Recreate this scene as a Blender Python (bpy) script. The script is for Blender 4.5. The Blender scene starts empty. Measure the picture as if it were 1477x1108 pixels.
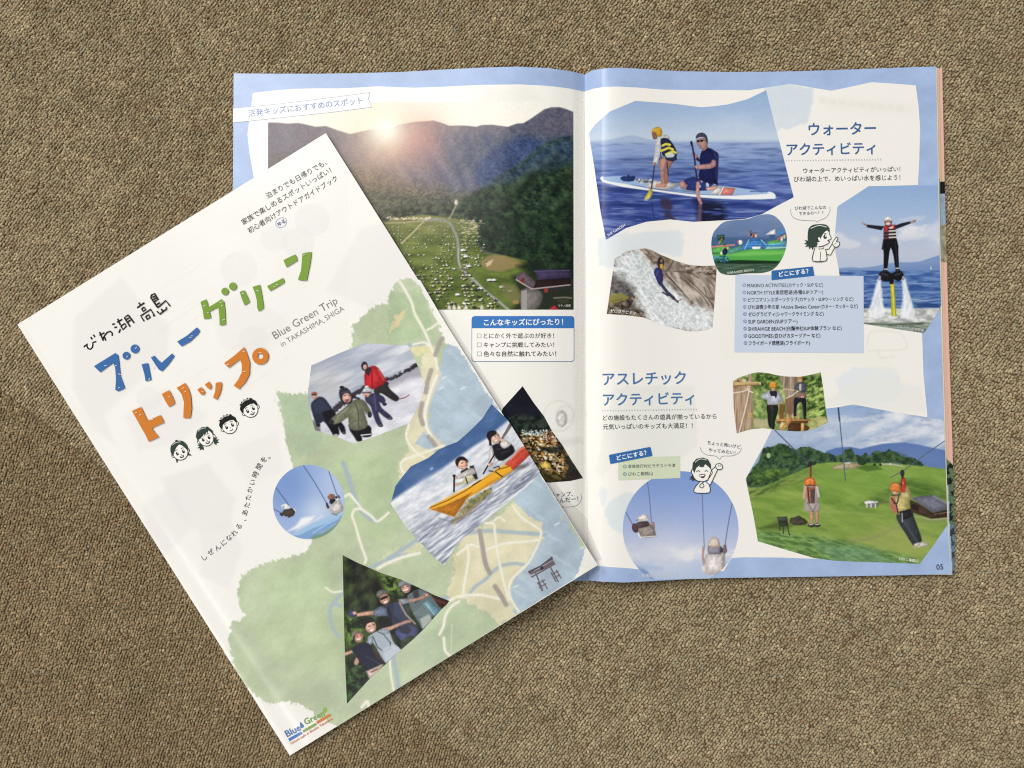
import bpy, math, random
import numpy as np
from mathutils import Vector, Matrix
from mathutils.geometry import tessellate_polygon

S = 0.297/736          # metres on the carpet per layout unit (an A4 page is 736 units tall)
H = 0.50               # height of the camera above the carpet
sc = bpy.context.scene
# ---------------------------------------------------------------- camera
cam = bpy.data.cameras.new('camera'); co = bpy.data.objects.new('camera', cam); sc.collection.objects.link(co)
co.location = (0, 0, H); co.rotation_euler = (0, 0, 0)
cam.sensor_fit = 'HORIZONTAL'; cam.angle = 2*math.atan(1477*S/2/H); cam.clip_start = .01; cam.clip_end = 50
sc.camera = co
# ---------------------------------------------------------------- light: ceiling tube fittings, an added crease strip and soft key
w = bpy.data.worlds.new('World'); sc.world = w; w.use_nodes = True
bg = w.node_tree.nodes['Background']; bg.inputs[0].default_value = (.96, .98, 1, 1); bg.inputs[1].default_value = .27
def lamp(name, loc, sx, sy, power, col=(1, .97, .92), aim=(0, 0, 0), axis=(0, 1, 0)):
    l = bpy.data.lights.new(name, 'AREA'); l.shape = 'RECTANGLE'; l.size = sx; l.size_y = sy; l.energy = power; l.color = col
    o = bpy.data.objects.new(name, l); sc.collection.objects.link(o); o.location = loc
    z = (Vector(loc)-Vector(aim)).normalized(); x = Vector(axis).cross(z).normalized(); y = z.cross(x)
    o.rotation_euler = Matrix((x, y, z)).transposed().to_euler()
    return o
lamp('ceiling_tube_light', (-1.02, 1.3, 2.3), .09, 1.3, 44, (1, .98, .95))
lamp('ceiling_tube_light', (-.66, 1.3, 2.3), .08, 1.3, 12, (1, .98, .95))
lamp('ceiling_tube_light', (-1.2, -1.2, 2.3), .06, 1.1, 22, (1, .98, .95), (0, 0, 0), (.534, -.845, 0))  # added strip, turned along the guidebook's spine to highlight the cover crease
lamp('soft_key_light', (-3.6, 3.3, 3.2), 1.5, 1.4, 160, (1, .98, .95))  # added soft key from upper left, for carpet relief and edge shadows
sc.view_settings.view_transform = 'Standard'; sc.view_settings.look = 'None'; sc.view_settings.gamma = 1; sc.view_settings.exposure = -.13
try: sc.view_settings.use_curve_mapping = False
except Exception: pass
sc.render.engine = 'CYCLES'; sc.cycles.use_denoising = False; sc.cycles.filter_width = 1.15; sc.cycles.max_bounces = 6
# ---------------------------------------------------------------- painter: inks computed on a grid of print dots
def hx(c):
    if not isinstance(c, str): return np.array(c, float)
    c = c.lstrip('#')
    return np.array([int(c[i:i+2], 16) / 255 for i in (0, 2, 4)])
def pts(s):
    if not isinstance(s, str): return np.array(s, float)
    return np.array([[float(a) for a in p.split(',')] for p in s.split()])
def smooth_closed(P, n=5, closed=True):
    P = pts(P)
    P = np.asarray(P, float); N = len(P); out = []
    for i in range(N if closed else N - 1):
        if closed: a, b, c, d = P[i-1], P[i], P[(i+1) % N], P[(i+2) % N]
        else: a, b, c, d = P[max(i-1, 0)], P[i], P[i+1], P[min(i+2, N-1)]
        for k in range(n):
            t = k / n
            out.append(.5*((2*b)+(c-a)*t+(2*a-5*b+4*c-d)*t*t+(3*b-a-3*c+d)*t**3))
    if not closed: out.append(P[-1])
    return np.array(out)
def _hash(ix, iy, seed):
    h = (ix.astype(np.int64) * 374761393 + iy.astype(np.int64) * 668265263 + seed * 1274126177) & 0xffffffff
    h = ((h ^ (h >> 13)) * 1274126177) & 0xffffffff
    h = (h ^ (h >> 16)) & 0xffffff
    return h / float(0xffffff)
def vnoise(x, y, seed):
    ix = np.floor(x); iy = np.floor(y); fx = x - ix; fy = y - iy
    fx = fx*fx*(3-2*fx); fy = fy*fy*(3-2*fy)
    a = _hash(ix, iy, seed); b = _hash(ix+1, iy, seed); c = _hash(ix, iy+1, seed); d = _hash(ix+1, iy+1, seed)
    return (a*(1-fx)+b*fx)*(1-fy)+(c*(1-fx)+d*fx)*fy
def fbm(x, y, seed=1, octs=4):
    s = 0; a = .5; n = 0
    for k in range(octs):
        s = s + a*vnoise(x*2**k+k*17.3, y*2**k+k*9.1, seed+k); n += a; a *= .55
    return s / n
def inside(X, Y, P):
    r = np.zeros(X.shape, bool); n = len(P)
    for i in range(n):
        x1, y1 = P[i]; x2, y2 = P[(i+1) % n]
        if y1 == y2: continue
        r ^= ((y1 > Y) != (y2 > Y)) & (X < (x2-x1)*(Y-y1)/(y2-y1)+x1)
    return r
def segdist(X, Y, P, closed=True):
    d = np.full(X.shape, 1e9); n = len(P)
    for i in range(n if closed else n-1):
        x1, y1 = P[i]; x2, y2 = P[(i+1) % n]
        dx, dy = x2-x1, y2-y1; L = dx*dx+dy*dy
        t = np.clip(((X-x1)*dx+(Y-y1)*dy)/L, 0, 1) if L > 0 else 0
        d = np.minimum(d, (X-x1-t*dx)**2+(Y-y1-t*dy)**2)
    return np.sqrt(d)
class Cv:
    """a sheet of ink dots; page units are the 1477 x 1108 layout units of the spread"""
    def __init__(s, x0, y0, x1, y1, res, base='#ffffff'):
        s.x0, s.y0, s.res = x0, y0, res
        s.nx = int(round((x1-x0)*res))+1; s.ny = int(round((y1-y0)*res))+1
        s.xs = x0+np.arange(s.nx)/res; s.ys = y0+np.arange(s.ny)/res
        s.X, s.Y = np.meshgrid(s.xs, s.ys)
        s.im = np.ones((s.ny, s.nx, 3))*hx(base)
        s.fr(0, 0, 1)
    def fr(s, ox, oy, k):
        s.ox, s.oy, s.k = ox, oy, k; return s
    def g(s, P): return pts(P)/s.k+np.array([s.ox, s.oy])
    def loc(s): return (s.X-s.ox)*s.k, (s.Y-s.oy)*s.k
    def mix(s, m, col, sl=None):
        v = s.im if sl is None else s.im[sl]
        v += np.clip(m, 0, 1)[..., None]*(hx(col)-v)
    def box(s, P, pad):
        a = np.floor((P.min(0)-pad-[s.x0, s.y0])*s.res).astype(int); b = np.ceil((P.max(0)+pad-[s.x0, s.y0])*s.res).astype(int)+1
        a = np.maximum(a, 0)
        if b[0] <= a[0] or b[1] <= a[1] or a[0] >= s.nx or a[1] >= s.ny: return None
        return (slice(a[1], b[1]), slice(a[0], b[0]))
    def grad(s, stops, ang=90):
        lx, ly = s.loc(); a = math.radians(ang); t = lx*math.cos(a)+ly*math.sin(a)
        tt = [p for p, c in stops]; cc = np.array([hx(c) for p, c in stops])
        for k in range(3): s.im[..., k] = np.interp(t, tt, cc[:, k])
    def poly(s, P, col, a=1, soft=None, sm=0, gain=0, nz=None, seed=3):
        P = s.g(P)
        if sm: P = smooth_closed(P, sm)
        soft = (soft/s.k if soft else .7/s.res)
        sl = s.box(P, soft*2+1)
        if sl is None: return
        X, Y = s.X[sl], s.Y[sl]
        d = segdist(X, Y, P); d = np.where(inside(X, Y, P), d, -d)
        if gain: d = d+(fbm(X/3.0, Y/3.0, seed, 3)-.5)*gain
        m = np.clip(d/(2*soft)+.5, 0, 1)*a
        if nz:
            sc, amp, c2 = nz
            n = np.clip((fbm(X*s.k/sc, Y*s.k/sc, seed, 4)-.5)*amp+.5, 0, 1)[..., None]
            c = hx(col)*(1-n)+hx(c2)*n
        else: c = hx(col)
        bw = P.max(0)-P.min(0); sz = bw.min()
        if 2.2 < sz < 46 and bw.max() < 90 and a > .9 and soft*s.k < 7:
            vol = np.clip(d/(.30*sz), 0, 1); cx = (P[:, 0].max()+P[:, 0].min())/2
            f = (.76+.27*vol)*(1+.11*(cx-X)/max(bw[0]/2, 1))*(1+.34*(fbm(X/2.3+Y/6, Y/3.0, seed+5, 3)-.5))
            c = c*f[..., None]
        v = s.im[sl]; v += m[..., None]*(c-v)
    def line(s, P, w, col, a=1, soft=None, sm=0, closed=False):
        P = s.g(P)
        if sm: P = smooth_closed(P, sm, closed)
        w = w/s.k; soft = (soft/s.k if soft else .7/s.res)
        sl = s.box(P, w/2+soft*2+1)
        if sl is None: return
        d = w/2-segdist(s.X[sl], s.Y[sl], P, closed)
        s.mix(np.clip(d/(2*soft)+.5, 0, 1)*a, col, sl)
    def ell(s, cx, cy, rx, ry, col, ang=0, a=1, soft=None):
        t = np.linspace(0, 2*math.pi, 20, endpoint=False); q = math.radians(ang)
        x = rx*np.cos(t); y = ry*np.sin(t)
        s.poly(np.stack([cx+x*math.cos(q)-y*math.sin(q), cy+x*math.sin(q)+y*math.cos(q)], 1), col, a, soft)
    def glow(s, cx, cy, r, col, a=1, p=2):
        lx, ly = s.loc(); d = np.hypot(lx-cx, ly-cy)/r
        s.mix(a*np.exp(-d**p), col)
    def noise(s, sx, sy=None, ang=0, seed=1, octs=4):
        lx, ly = s.loc(); q = math.radians(ang); sy = sy or sx
        return fbm((lx*math.cos(q)+ly*math.sin(q))/sx, (-lx*math.sin(q)+ly*math.cos(q))/sy, seed, octs)
    def mask(s, P, soft=3):
        P = s.g(P); d = segdist(s.X, s.Y, P); d = np.where(inside(s.X, s.Y, P), d, -d)
        return np.clip(d*s.k/(2*soft)+.5, 0, 1)
    def tex(s, m, n, lo, hi, a=1, con=2.2):
        n = np.clip((n-.5)*con+.5, 0, 1)[..., None]
        c = hx(lo)*(1-n)+hx(hi)*n
        m = (np.clip(m, 0, 1)*a)[..., None]
        s.im += m*(c-s.im)
    def grain(s, amp=.03, seed=9):
        s.im *= 1+amp*.9*(fbm(s.X*.9, s.Y*.9, seed, 2)-.5)[..., None]
# ---------------------------------------------------------------- the printed pictures
R = 1.45
def zf(P, ox, oy, k): return pts(P)/k+np.array([ox, oy])
def scat(n, seed): return np.random.RandomState(seed).rand(n, 6)

def art_valley():
    c = Cv(386, 146, 828, 448, R, '#f6f3e6')
    c.fr(0, 0, 1); lx, ly = c.loc()
    c.grad([(146, '#f3f1e9'), (195, '#faf5e6')])
    ridge = '386,177 400,177 415,178.5 430,177.5 440,179.5 455,183 470,182 490,189 505,193.5 520,190 535,187 550,186 565,184 575,180 585,178 598,176 612,175 625,174 635,176.5 648,181.5 660,181 675,181.5 687,183 695,180.5 710,180 725,182 733,183 745,178.5 755,178 765,172 775,165 785,158 795,155 808,155 818,158 830,163'
    m = c.mask(ridge+' 830,450 386,450', 1); fine = c.noise(3.2, 2.4, 0, 90, 3)
    fall = c.noise(9, 46, -28, 4, 4)*.5+c.noise(8, 40, 32, 5, 4)*.5
    def slope(P, soft, lo, hi, con=3.0, a_=1, fz=.52):
        mk = c.mask(P, soft)*m; c.tex(mk, fall*(1-fz)+fine*fz, lo, hi, a_, con); return mk
    c.tex(m, fall*.55+fine*.45, '#575868', '#847d84', 1, 2.0); c.mix(m*np.clip((520-lx)/150, 0, 1)*.45, '#66565c')
    slope('826,160 800,152 770,168 745,180 735,186 748,200 770,214 800,206 830,196', 4, '#4a4c60', '#716e7c', 2.4)
    slope('600,205 622,190 650,192 676,200 700,196 726,190 748,190 770,196 800,200 830,196 830,300 540,300 520,262 560,238', 10, '#374459', '#6b7184', 2.4, .86)
    slope('690,232 715,215 735,203 752,196 772,200 790,205 770,222 745,240 720,256 700,268 684,262', 5, '#21335a', '#4c5e88', 2.4, .95)
    for P in ('640,200 650,222 662,246 668,266', '612,214 628,240 650,268', '672,200 680,226 690,246', '575,232 596,252 620,274', '700,196 708,214 716,228'):
        c.line(P, 8, '#263a66', .45, 7, 4); c.line(pts(P)+[8, -2], 5, '#8b8ba4', .3, 6, 4)
    slope('386,232 420,226 460,240 500,236 540,246 575,258 610,266 650,272 690,284 720,300 700,340 386,340', 12, '#3b4240', '#74725f', 2.6, .85, .75)
    slope('500,262 540,270 580,276 620,282 660,288 690,300 690,330 540,330 470,300', 12, '#1f2d2a', '#53624c', 2.8, .9, .75)
    c.mix(m*np.clip((575-lx)/110, 0, 1)*np.clip((ly-215)/40, 0, 1)*.3, '#84694f')
    f = fall*.35+c.noise(8, 6, 30, 12, 4)*.4+fine*.25
    m3 = c.mask('830,196 806,199 784,207 764,224 744,240 720,255 694,272 668,286 640,298 646,318 684,326 690,350 720,368 755,376 770,398 830,402', 2.5)
    c.tex(m3, f, '#0c1917', '#41593c', 1, 3.6)
    m4 = m*c.mask('830,198 806,200 785,208 765,225 745,241 722,255 700,268 735,262 790,244 830,232', 8); c.tex(m4, f, '#1d2f4e', '#4e6686', .75, 3)
    for P in ('800,222 770,246 745,270', '826,240 800,262 780,290', '760,250 735,275 712,296', '826,285 800,300 785,325'): c.line(P, 6, '#6a8058', .28, 7, 4); c.line(pts(P)+[7, 5], 8, '#08120f', .45, 8, 4)
    m5 = c.mask('552,306 600,298 640,294 672,300 690,312 690,332 650,318 600,314 555,322', 4); c.tex(m5, c.noise(6, 5, 0, 15, 3), '#101c18', '#46563f', .9, 3.4)
    c.tex(c.mask('684,318 830,300 830,400 770,398 752,378 722,369 698,362 686,350', 3), f, '#0c1815', '#324a2f', 1, 3.2)
    # meadow with tents
    mf = c.mask('540,318 556,319 585,313 612,310 640,313 668,317 690,322 687,352 700,365 730,369 760,376 775,398 795,420 830,420 830,450 540,450', 1.5)
    c.tex(mf, c.noise(22, 9, 0, 21, 5), '#44551f', '#76863f', 1, 1.9)
    c.mix(mf*np.clip((350-ly)/40, 0, 1)*.45, '#98936c')
    c.poly('694,376 716,367 748,377 756,383 738,388 716,392 698,386', '#917d54', .9, 2, 2)
    c.poly('700,379 712,374 708,382 702,385', '#d2bb98', .9, 1)
    c.poly('745,384 775,372 795,392 770,398', '#17231a', .9, 4)
    c.line('556,322 585,321 612,318', 2.2, '#a5a37c', .8)
    c.line('612,318 600,331 588,343 578,352', 2.6, '#b3ad80', .9, None, 4)
    c.line('612,318 634,317 647,321 654,331 659,343 661,358 661,372 664,385 670,392 684,404 700,420 718,434 736,449', 4.2, '#8b8d85', .95, None, 5)
    c.line('661,358 661,372 664,385 670,392 684,404 700,420 718,434 736,449', 1.4, '#b7b8b0', .6, None, 5)
    c.line('648,316 653,306 657,298', 2.4, '#a7a08c', .8, 1); c.ell(658, 292, 3, 4.5, '#d7cfc0', 0, .95, 1)
    rs = scat(620, 5)
    for i, (a, b, d, e, g, h) in enumerate(rs):
        v = 317+round(b**1.3*26)*5+(d-.5)*2.2; sc = .42+1.0*(v-316)/130
        u = 556+a*205
        if u > 668+(v-385)*1.05 and v > 385: u -= 90
        if u > 700 and v < 385: u -= 60
        if abs(u-661) < 5 and v > 335: u += 9
        w = sc*(1.0+1.5*d); hh = sc*(.7+.9*e)
        col = ['#ecebdc', '#d6cfb4', '#b9a87c', '#dcd8c8', '#8f938c', '#d2c294'][int(g*6)]
        c.ell(u+w*.5, v+hh*.8, w*1.25, hh*.8, '#1b230f', 0, .75)
        if h > .35: c.poly([[u-w, v+hh*.5], [u-w*.2, v-hh], [u+w, v+hh*.4], [u+w*.2, v+hh*.8]], col, .92)
        else: c.ell(u, v, w*.8, hh*.8, '#33362c' if h < .12 else '#e9ebe6', 0, .95)
    for i, (a, b, d, e, g, h) in enumerate(scat(90, 6)):
        u = 556+a*66; v = 313+4*b
        c.ell(u, v, 1.6, .9, '#e9dcc8', 0, .8*d)
        c.ell(664+a*30, 318+34*b*b, 2.2, 1, '#e0d2b4', 0, .6*e)
    for u, v in ((668, 361), (672, 370), (676, 384), (712, 404), (724, 414), (706, 404), (693, 416), (736, 420), (660, 425)):
        c.ell(u, v, 4, 2.2, '#dfe2e0', 0, .95); c.ell(u+2, v+2, 4, 1, '#262c1c', 0, .8)
    for u, v in ((681, 407), (690, 417), (704, 426), (713, 432), (727, 420)): c.ell(u, v, 2.8, 1.6, '#1b2030', 25, .9); c.ell(u-.5, v-.8, 1.4, .7, '#d4dbe4', 25)
    for u in (648, 655, 662, 672, 695): c.poly([[u-3, 446], [u-1, 439], [u+3, 443], [u+3, 448]], '#e8e0cd', .95)
    # buildings, car park
    c.poly('738,398 765,392 830,384 830,449 736,449 752,430', '#1f2320', .85, 4)
    c.poly('724,408 746,416 752,430 740,438 726,424', '#75714a', .8, 3, 2); c.ell(744, 436, 5, 3, '#a7864f', 0, .8)
    c.poly('751,419 768,416 782,422 781,436 772,447 752,447', '#7f7a76', .95, 1.5, 2); c.poly('752,420 760,418 760,447 752,447', '#a29c97', .9)
    c.poly('744,399 754,392 768,402 776,412 768,417 745,404', '#6d5c66', 1)
    c.poly('770,390 790,388 821,389 824,401 777,404', '#3f3654', 1); c.line('771,391.5 822,390', 1, '#6a6080', .8); c.line('776,396 823,395', .6, '#55496c', .7)
    c.poly('775,404 823,401 823,412 768,418', '#2a1b1c', 1); c.line('744.6,403.5 767,417 790,414.5 822,411', 2, '#b3a4a2', .95)
    c.poly('754,400 757,402 756,409 750,405', '#7d3028', 1); c.poly('785,416 791,416 790,422 785,422', '#9c3a34', .9)
    c.poly('790,447 799,440 808,447', '#a83236', 1); c.line('799,430 815,429 824,430', 2.2, '#8d8478', .8); c.ell(812, 434, 9, 4, '#3c4030', 0, .8)
    # the sun on the ridge
    c.glow(568, 222, 78, '#eaa684', .42, 1.3); c.glow(606, 202, 34, '#cf8379', .5); c.glow(556, 191, 40, '#ffdfae', .62, 1.4); c.glow(556, 187, 24, '#fffdf0', 1, 1.5)
    for q, L in ((70, 90), (110, 80)):
        a = math.radians(q); c.poly([[555, 187], [555+L*math.cos(a-.05), 187+L*math.sin(a-.05)], [555+L*math.cos(a+.05), 187+L*math.sin(a+.05)]], '#f6c69b', .13, 9)
    c.grain(.07)
    return c, '386.5,147.5 827,147.5 827.4,446.8 386.5,446.8'

def art_night():
    c = Cv(688, 555, 843, 698, R, '#0d0e18').fr(690, 540, 5.276); lx, ly = c.loc()
    c.tex(np.ones(lx.shape), c.noise(120, 90, 0, 5), '#0b0c18', '#191a26')
    m = c.mask('200,330 300,310 400,320 480,300 560,380 600,440 300,450', 20); c.tex(m, c.noise(26, 30, 0, 7, 4), '#0f1712', '#38463a', .9, 3)
    m = c.mask('300,440 420,440 560,440 640,540 720,640 800,790 400,830 250,560', 16); n = c.noise(30, 16, 15, 9, 5)
    c.tex(m, n, '#17110b', '#b0894e', .95, 3.4)
    for a, b, d, e, g, h in scat(360, 17):
        u = 320+a*370; v = 440+b*340
        if u > 560+(v-440)*.45 and h < .9: continue
        col = ['#ffe9b0', '#f4c469', '#fff8e6', '#d98c3e', '#c9d7d4', '#6d5a2c'][int(g*6)]
        c.ell(u, v, 3+12*d*d, 2+6*e*e, col, 20, .9)
    for a, b, d, e, g, h in scat(70, 18): c.ell(330+a*190, 425+b*40, 3+6*d, 2+4*e, '#e4f4f4' if g > .4 else '#8fb3bd', 0, .85)
    for a, b, d, e, g, h in scat(40, 19): c.ell(510+a*120, 420+b*110, 4+6*d, 3+6*e, '#8f4248' if g > .5 else '#e7d3c4', 0, .8)
    c.poly('640,590 700,640 797,790 700,812 640,815 680,700', '#2a2724', .93, 14); c.poly('470,560 640,545 660,590 560,600 480,580', '#1c211d', .8, 10)
    c.poly('470,690 510,660 550,690 530,720 485,715', '#f0cf62', 1, 3); c.poly('450,540 480,520 500,545', '#f7efd8', 1, 3)
    c.poly('450,730 540,740 640,770 620,810 500,812', '#3d3b17', .7, 12)
    return c, zf('337,90 420,215 500,320 560,430 640,540 700,640 797,790 700,812 540,824 420,810 300,760 100,560 185,258', 690, 540, 5.276)

def art_paddle():
    c = Cv(846, 128, 1147, 348, R).fr(835, 90, 5.093); lx, ly = c.loc()
    c.grad([(190, '#92add2'), (360, '#a2b9d8'), (470, '#b4c6dd'), (560, '#c3d0df'), (580, '#b4c4da'), (590, '#93a7cc'), (700, '#7f97c4'), (800, '#6077b0'), (900, '#43589f'), (1040, '#34478f'), (1180, '#3a4b93'), (1300, '#33458c')])
    cl = c.noise(330, 120, -12, 23, 4); c.mix(np.clip((560-ly)/60, 0, 1)*np.clip(cl*2-1, 0, 1)*.4, '#d9e0ea')
    c.poly('100,590 200,572 330,545 400,536 480,556 570,578 570,592 100,600', '#9fb2d0', .75, 6, 3); c.poly('980,590 1080,572 1200,580 1480,570 1480,592', '#a9bad4', .6, 5)
    sea = np.clip((ly-584)/10, 0, 1); dep = np.clip((ly-590)/330, 0, 1)
    w = c.noise(190, 20, -1, 31, 3); w2 = c.noise(380, 40, 2, 33, 3); w3 = c.noise(90, 11, 0, 35, 2)
    c.mix(sea*np.clip((w*.6+w3*.4-.47)*3.4, 0, 1)*(.34+.22*dep), '#aebddb'); c.mix(sea*np.clip((.5-w*.7-w3*.3)*3.4, 0, 1)*(.36+.4*dep), '#26356f')
    c.mix(sea*np.clip((w2-.55)*6, 0, 1)*dep*.5, '#8196cb'); c.mix(sea*np.clip((.42-w2)*6, 0, 1)*dep*.6, '#1d2a62')
    c.mix(c.mask('600,990 660,1000 690,1060 680,1110 720,1170 620,1175 630,1110 600,1060', 14)*np.clip((w*.5+w3*.5-.36)*7, 0, 1)*.85, '#3a2e42'); c.mix(c.mask('850,1005 960,1020 1060,1040 1090,1110 1060,1190 880,1190', 26)*np.clip((w*.5+w3*.5-.30)*8, 0, 1)*.95, '#15182f'); c.poly('880,1030 905,1030 900,1180 870,1190', '#7a5a70', .7, 6); c.line('535,1030 545,1110 555,1150 590,1145', 7, '#222c5e', .8)
    c.line('1150,960 1250,970 1420,1020 1470,1030', 14, '#2a3876', .4, 10)
    c.poly('155,850 175,838 205,850 400,905 640,945 880,972 1140,978 1330,965 1400,950 1440,968 1445,990 1428,1003 1200,1008 900,993 700,968 520,943 330,918 200,893 170,872', '#eef0f0', 1, 4, 2)
    c.line('185,885 330,924 520,950 700,976 900,1002 1200,1016 1420,1010', 6, '#2b3a78', .6, 5)
    c.poly('172,848 260,836 340,838 420,862 520,878 700,888 880,890 1010,905 1150,918 1380,955 1360,968 1140,975 880,968 640,938 400,900 220,876', '#9db7da', 1, 3, 2)
    c.poly('505,893 560,868 650,878 740,895 645,938 487,918', '#d3cdc5', 1, 3); c.poly('740,893 800,895 900,930 880,962 700,944 650,938', '#8ba3c9', 1, 3)
    c.poly('1000,912 1062,920 1035,973 962,967', '#d5d0cb', 1, 3); c.poly('1066,918 1150,925 1125,977 1037,972', '#d88378', 1, 3); c.line('1062,920 1033,973', 6, '#eef0f2')
    c.line('1260,950 1300,945 1350,952', 8, '#3f5894', .9); c.line('165,945 215,932 250,928', 5, '#2c3c7c', .8)
    c.poly('303,850 330,836 350,840 362,824 378,838 412,836 402,872 330,874', '#25376e', 1, 3, 2)
    for a, b, d, e, g, h in scat(34, 8): c.ell(425+a*105, 858+b*28, 5+5*d, 4+4*e, ['#e3ddd0', '#4a4a56', '#a79a7f', '#6b7590'][int(g*4)], 0, .9)
    c.line('500,893 560,868', 3, '#bfc6d4', .8)
    # the standing child
    c.poly('602,700 655,705 640,755 626,800 634,850 642,892 606,896 600,840 596,800 588,765', '#bb8a7b', 1, 3, 2); c.poly('648,715 700,722 664,775 652,830 657,882 632,886 628,830 640,770', '#a97767', 1, 3, 2)
    c.poly('566,898 606,885 644,890 640,915 570,917', '#c69484', 1, 3, 2); c.line('648,740 656,820', 7, '#252a45')
    c.poly('632,690 718,676 720,715 690,728 640,718', '#28304f', 1, 3)
    c.poly('572,566 605,536 650,534 668,560 640,580 608,588 604,640 590,690 578,745 543,742 556,680 560,610', '#e2e3e4', 1, 3, 2)
    c.poly('600,564 640,556 672,575 700,615 720,660 712,690 640,694 612,676 604,625', '#222a44', 1, 3, 2)
    for P in ('606,650 660,628 690,640', '614,612 640,600 668,606', '640,676 690,654 712,664'): c.line(P, 17, '#dfd24f', 1, 3)
    c.poly('634,690 650,668 690,664 706,682 690,698 650,700', '#d8e2df', .9, 3); c.line('600,660 604,708', 6, '#2a2f4a')
    c.poly('536,505 560,512 578,540 570,562 550,566 540,545', '#8b5d4d', 1, 3, 2); c.poly('535,505 548,484 580,474 606,488 612,520 598,545 575,542 560,518 538,514', '#d3a334', 1, 3, 2); c.line('545,500 580,484 604,492', 5, '#edc766', .7)
    c.line('556,752 545,840 530,945', 10, '#39365a'); c.poly('520,928 540,932 538,970 522,1000 484,1012 488,985 508,955', '#d9c853', 1, 3, 2); c.poly('484,1000 520,995 500,1020 478,1015', '#b9c3b8', .7, 6)
    c.poly('541,735 566,735 562,757 544,757', '#b98674', 1, 3)
    # the kneeling man
    c.poly('735,885 770,868 806,922 766,932 740,915', '#b48a86', 1, 3, 2); c.poly('768,868 835,842 890,856 1012,880 1015,905 935,942 790,938 800,905', '#2a3670', 1, 3, 2)
    for a, b, d, e, g, h in scat(12, 4): c.ell(880+a*120, 868+b*45, 8+8*d, 5+6*e, '#d5d9e4', g*90, .8)
    c.poly('930,922 1000,906 1030,915 990,940 940,940', '#d3a198', 1, 3)
    c.poly('888,710 902,652 948,626 1000,652 1026,678 1022,770 1018,865 1005,896 885,862 890,780', '#1a1e4c', 1, 3, 2); c.poly('975,640 1026,678 1020,860 1000,860 1004,720', '#2a2f60', .8, 5); c.line('930,640 985,668', 8, '#0f1233', .8)
    c.poly('903,600 940,590 948,630 912,655', '#a37c77', 1, 3); c.poly('862,570 900,556 938,562 944,600 928,632 906,642 882,622 868,600', '#b58d86', 1, 3, 2)
    c.poly('858,552 872,526 908,516 938,538 948,580 940,598 934,572 922,552 884,550 866,562', '#4b4557', 1, 3, 2); c.poly('863,575 886,571 887,585 869,589', '#1e171c', 1, 2); c.poly('889,571 913,568 912,582 893,586', '#1e171c', 1, 2); c.line('912,572 936,576', 3, '#2a2228'); c.line('882,612 904,610', 4, '#8e5e5a')
    c.poly('976,716 1004,722 1004,764 958,782 890,786 852,778 856,760 885,752 965,742', '#c3928f', 1, 3, 2); c.poly('830,668 850,662 888,708 884,730 862,722 842,700', '#b0837f', 1, 3); c.line('868,708 886,724', 16, '#1a1e4c')
    c.line('827,588 846,680 868,866', 13, '#272a50'); c.line('825,586 829,604', 16, '#1b1c36'); c.poly('848,762 868,756 880,772 862,786', '#caa09a', 1, 3)
    c.poly('866,880 888,880 884,960 908,1036 888,1042 862,975 860,915', '#cf968c', 1, 3, 2)
    c.grain(.05)
    A = zf('72,520 120,455 230,360 415,283 560,294 700,305 800,318 900,330 1000,322 1090,310 1165,291 1240,270 1375,205 1425,400 1477,600', 835, 90, 5.093)
    B = np.array([[1144.8, 284.5], [1119, 298], [1099, 309], [1074, 316], [1042, 318], [1000, 320], [966, 316.5], [932, 320], [903.6, 328.8], [874, 346], [866, 304], [857, 240]])
    return c, np.vstack([A, B])

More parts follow.
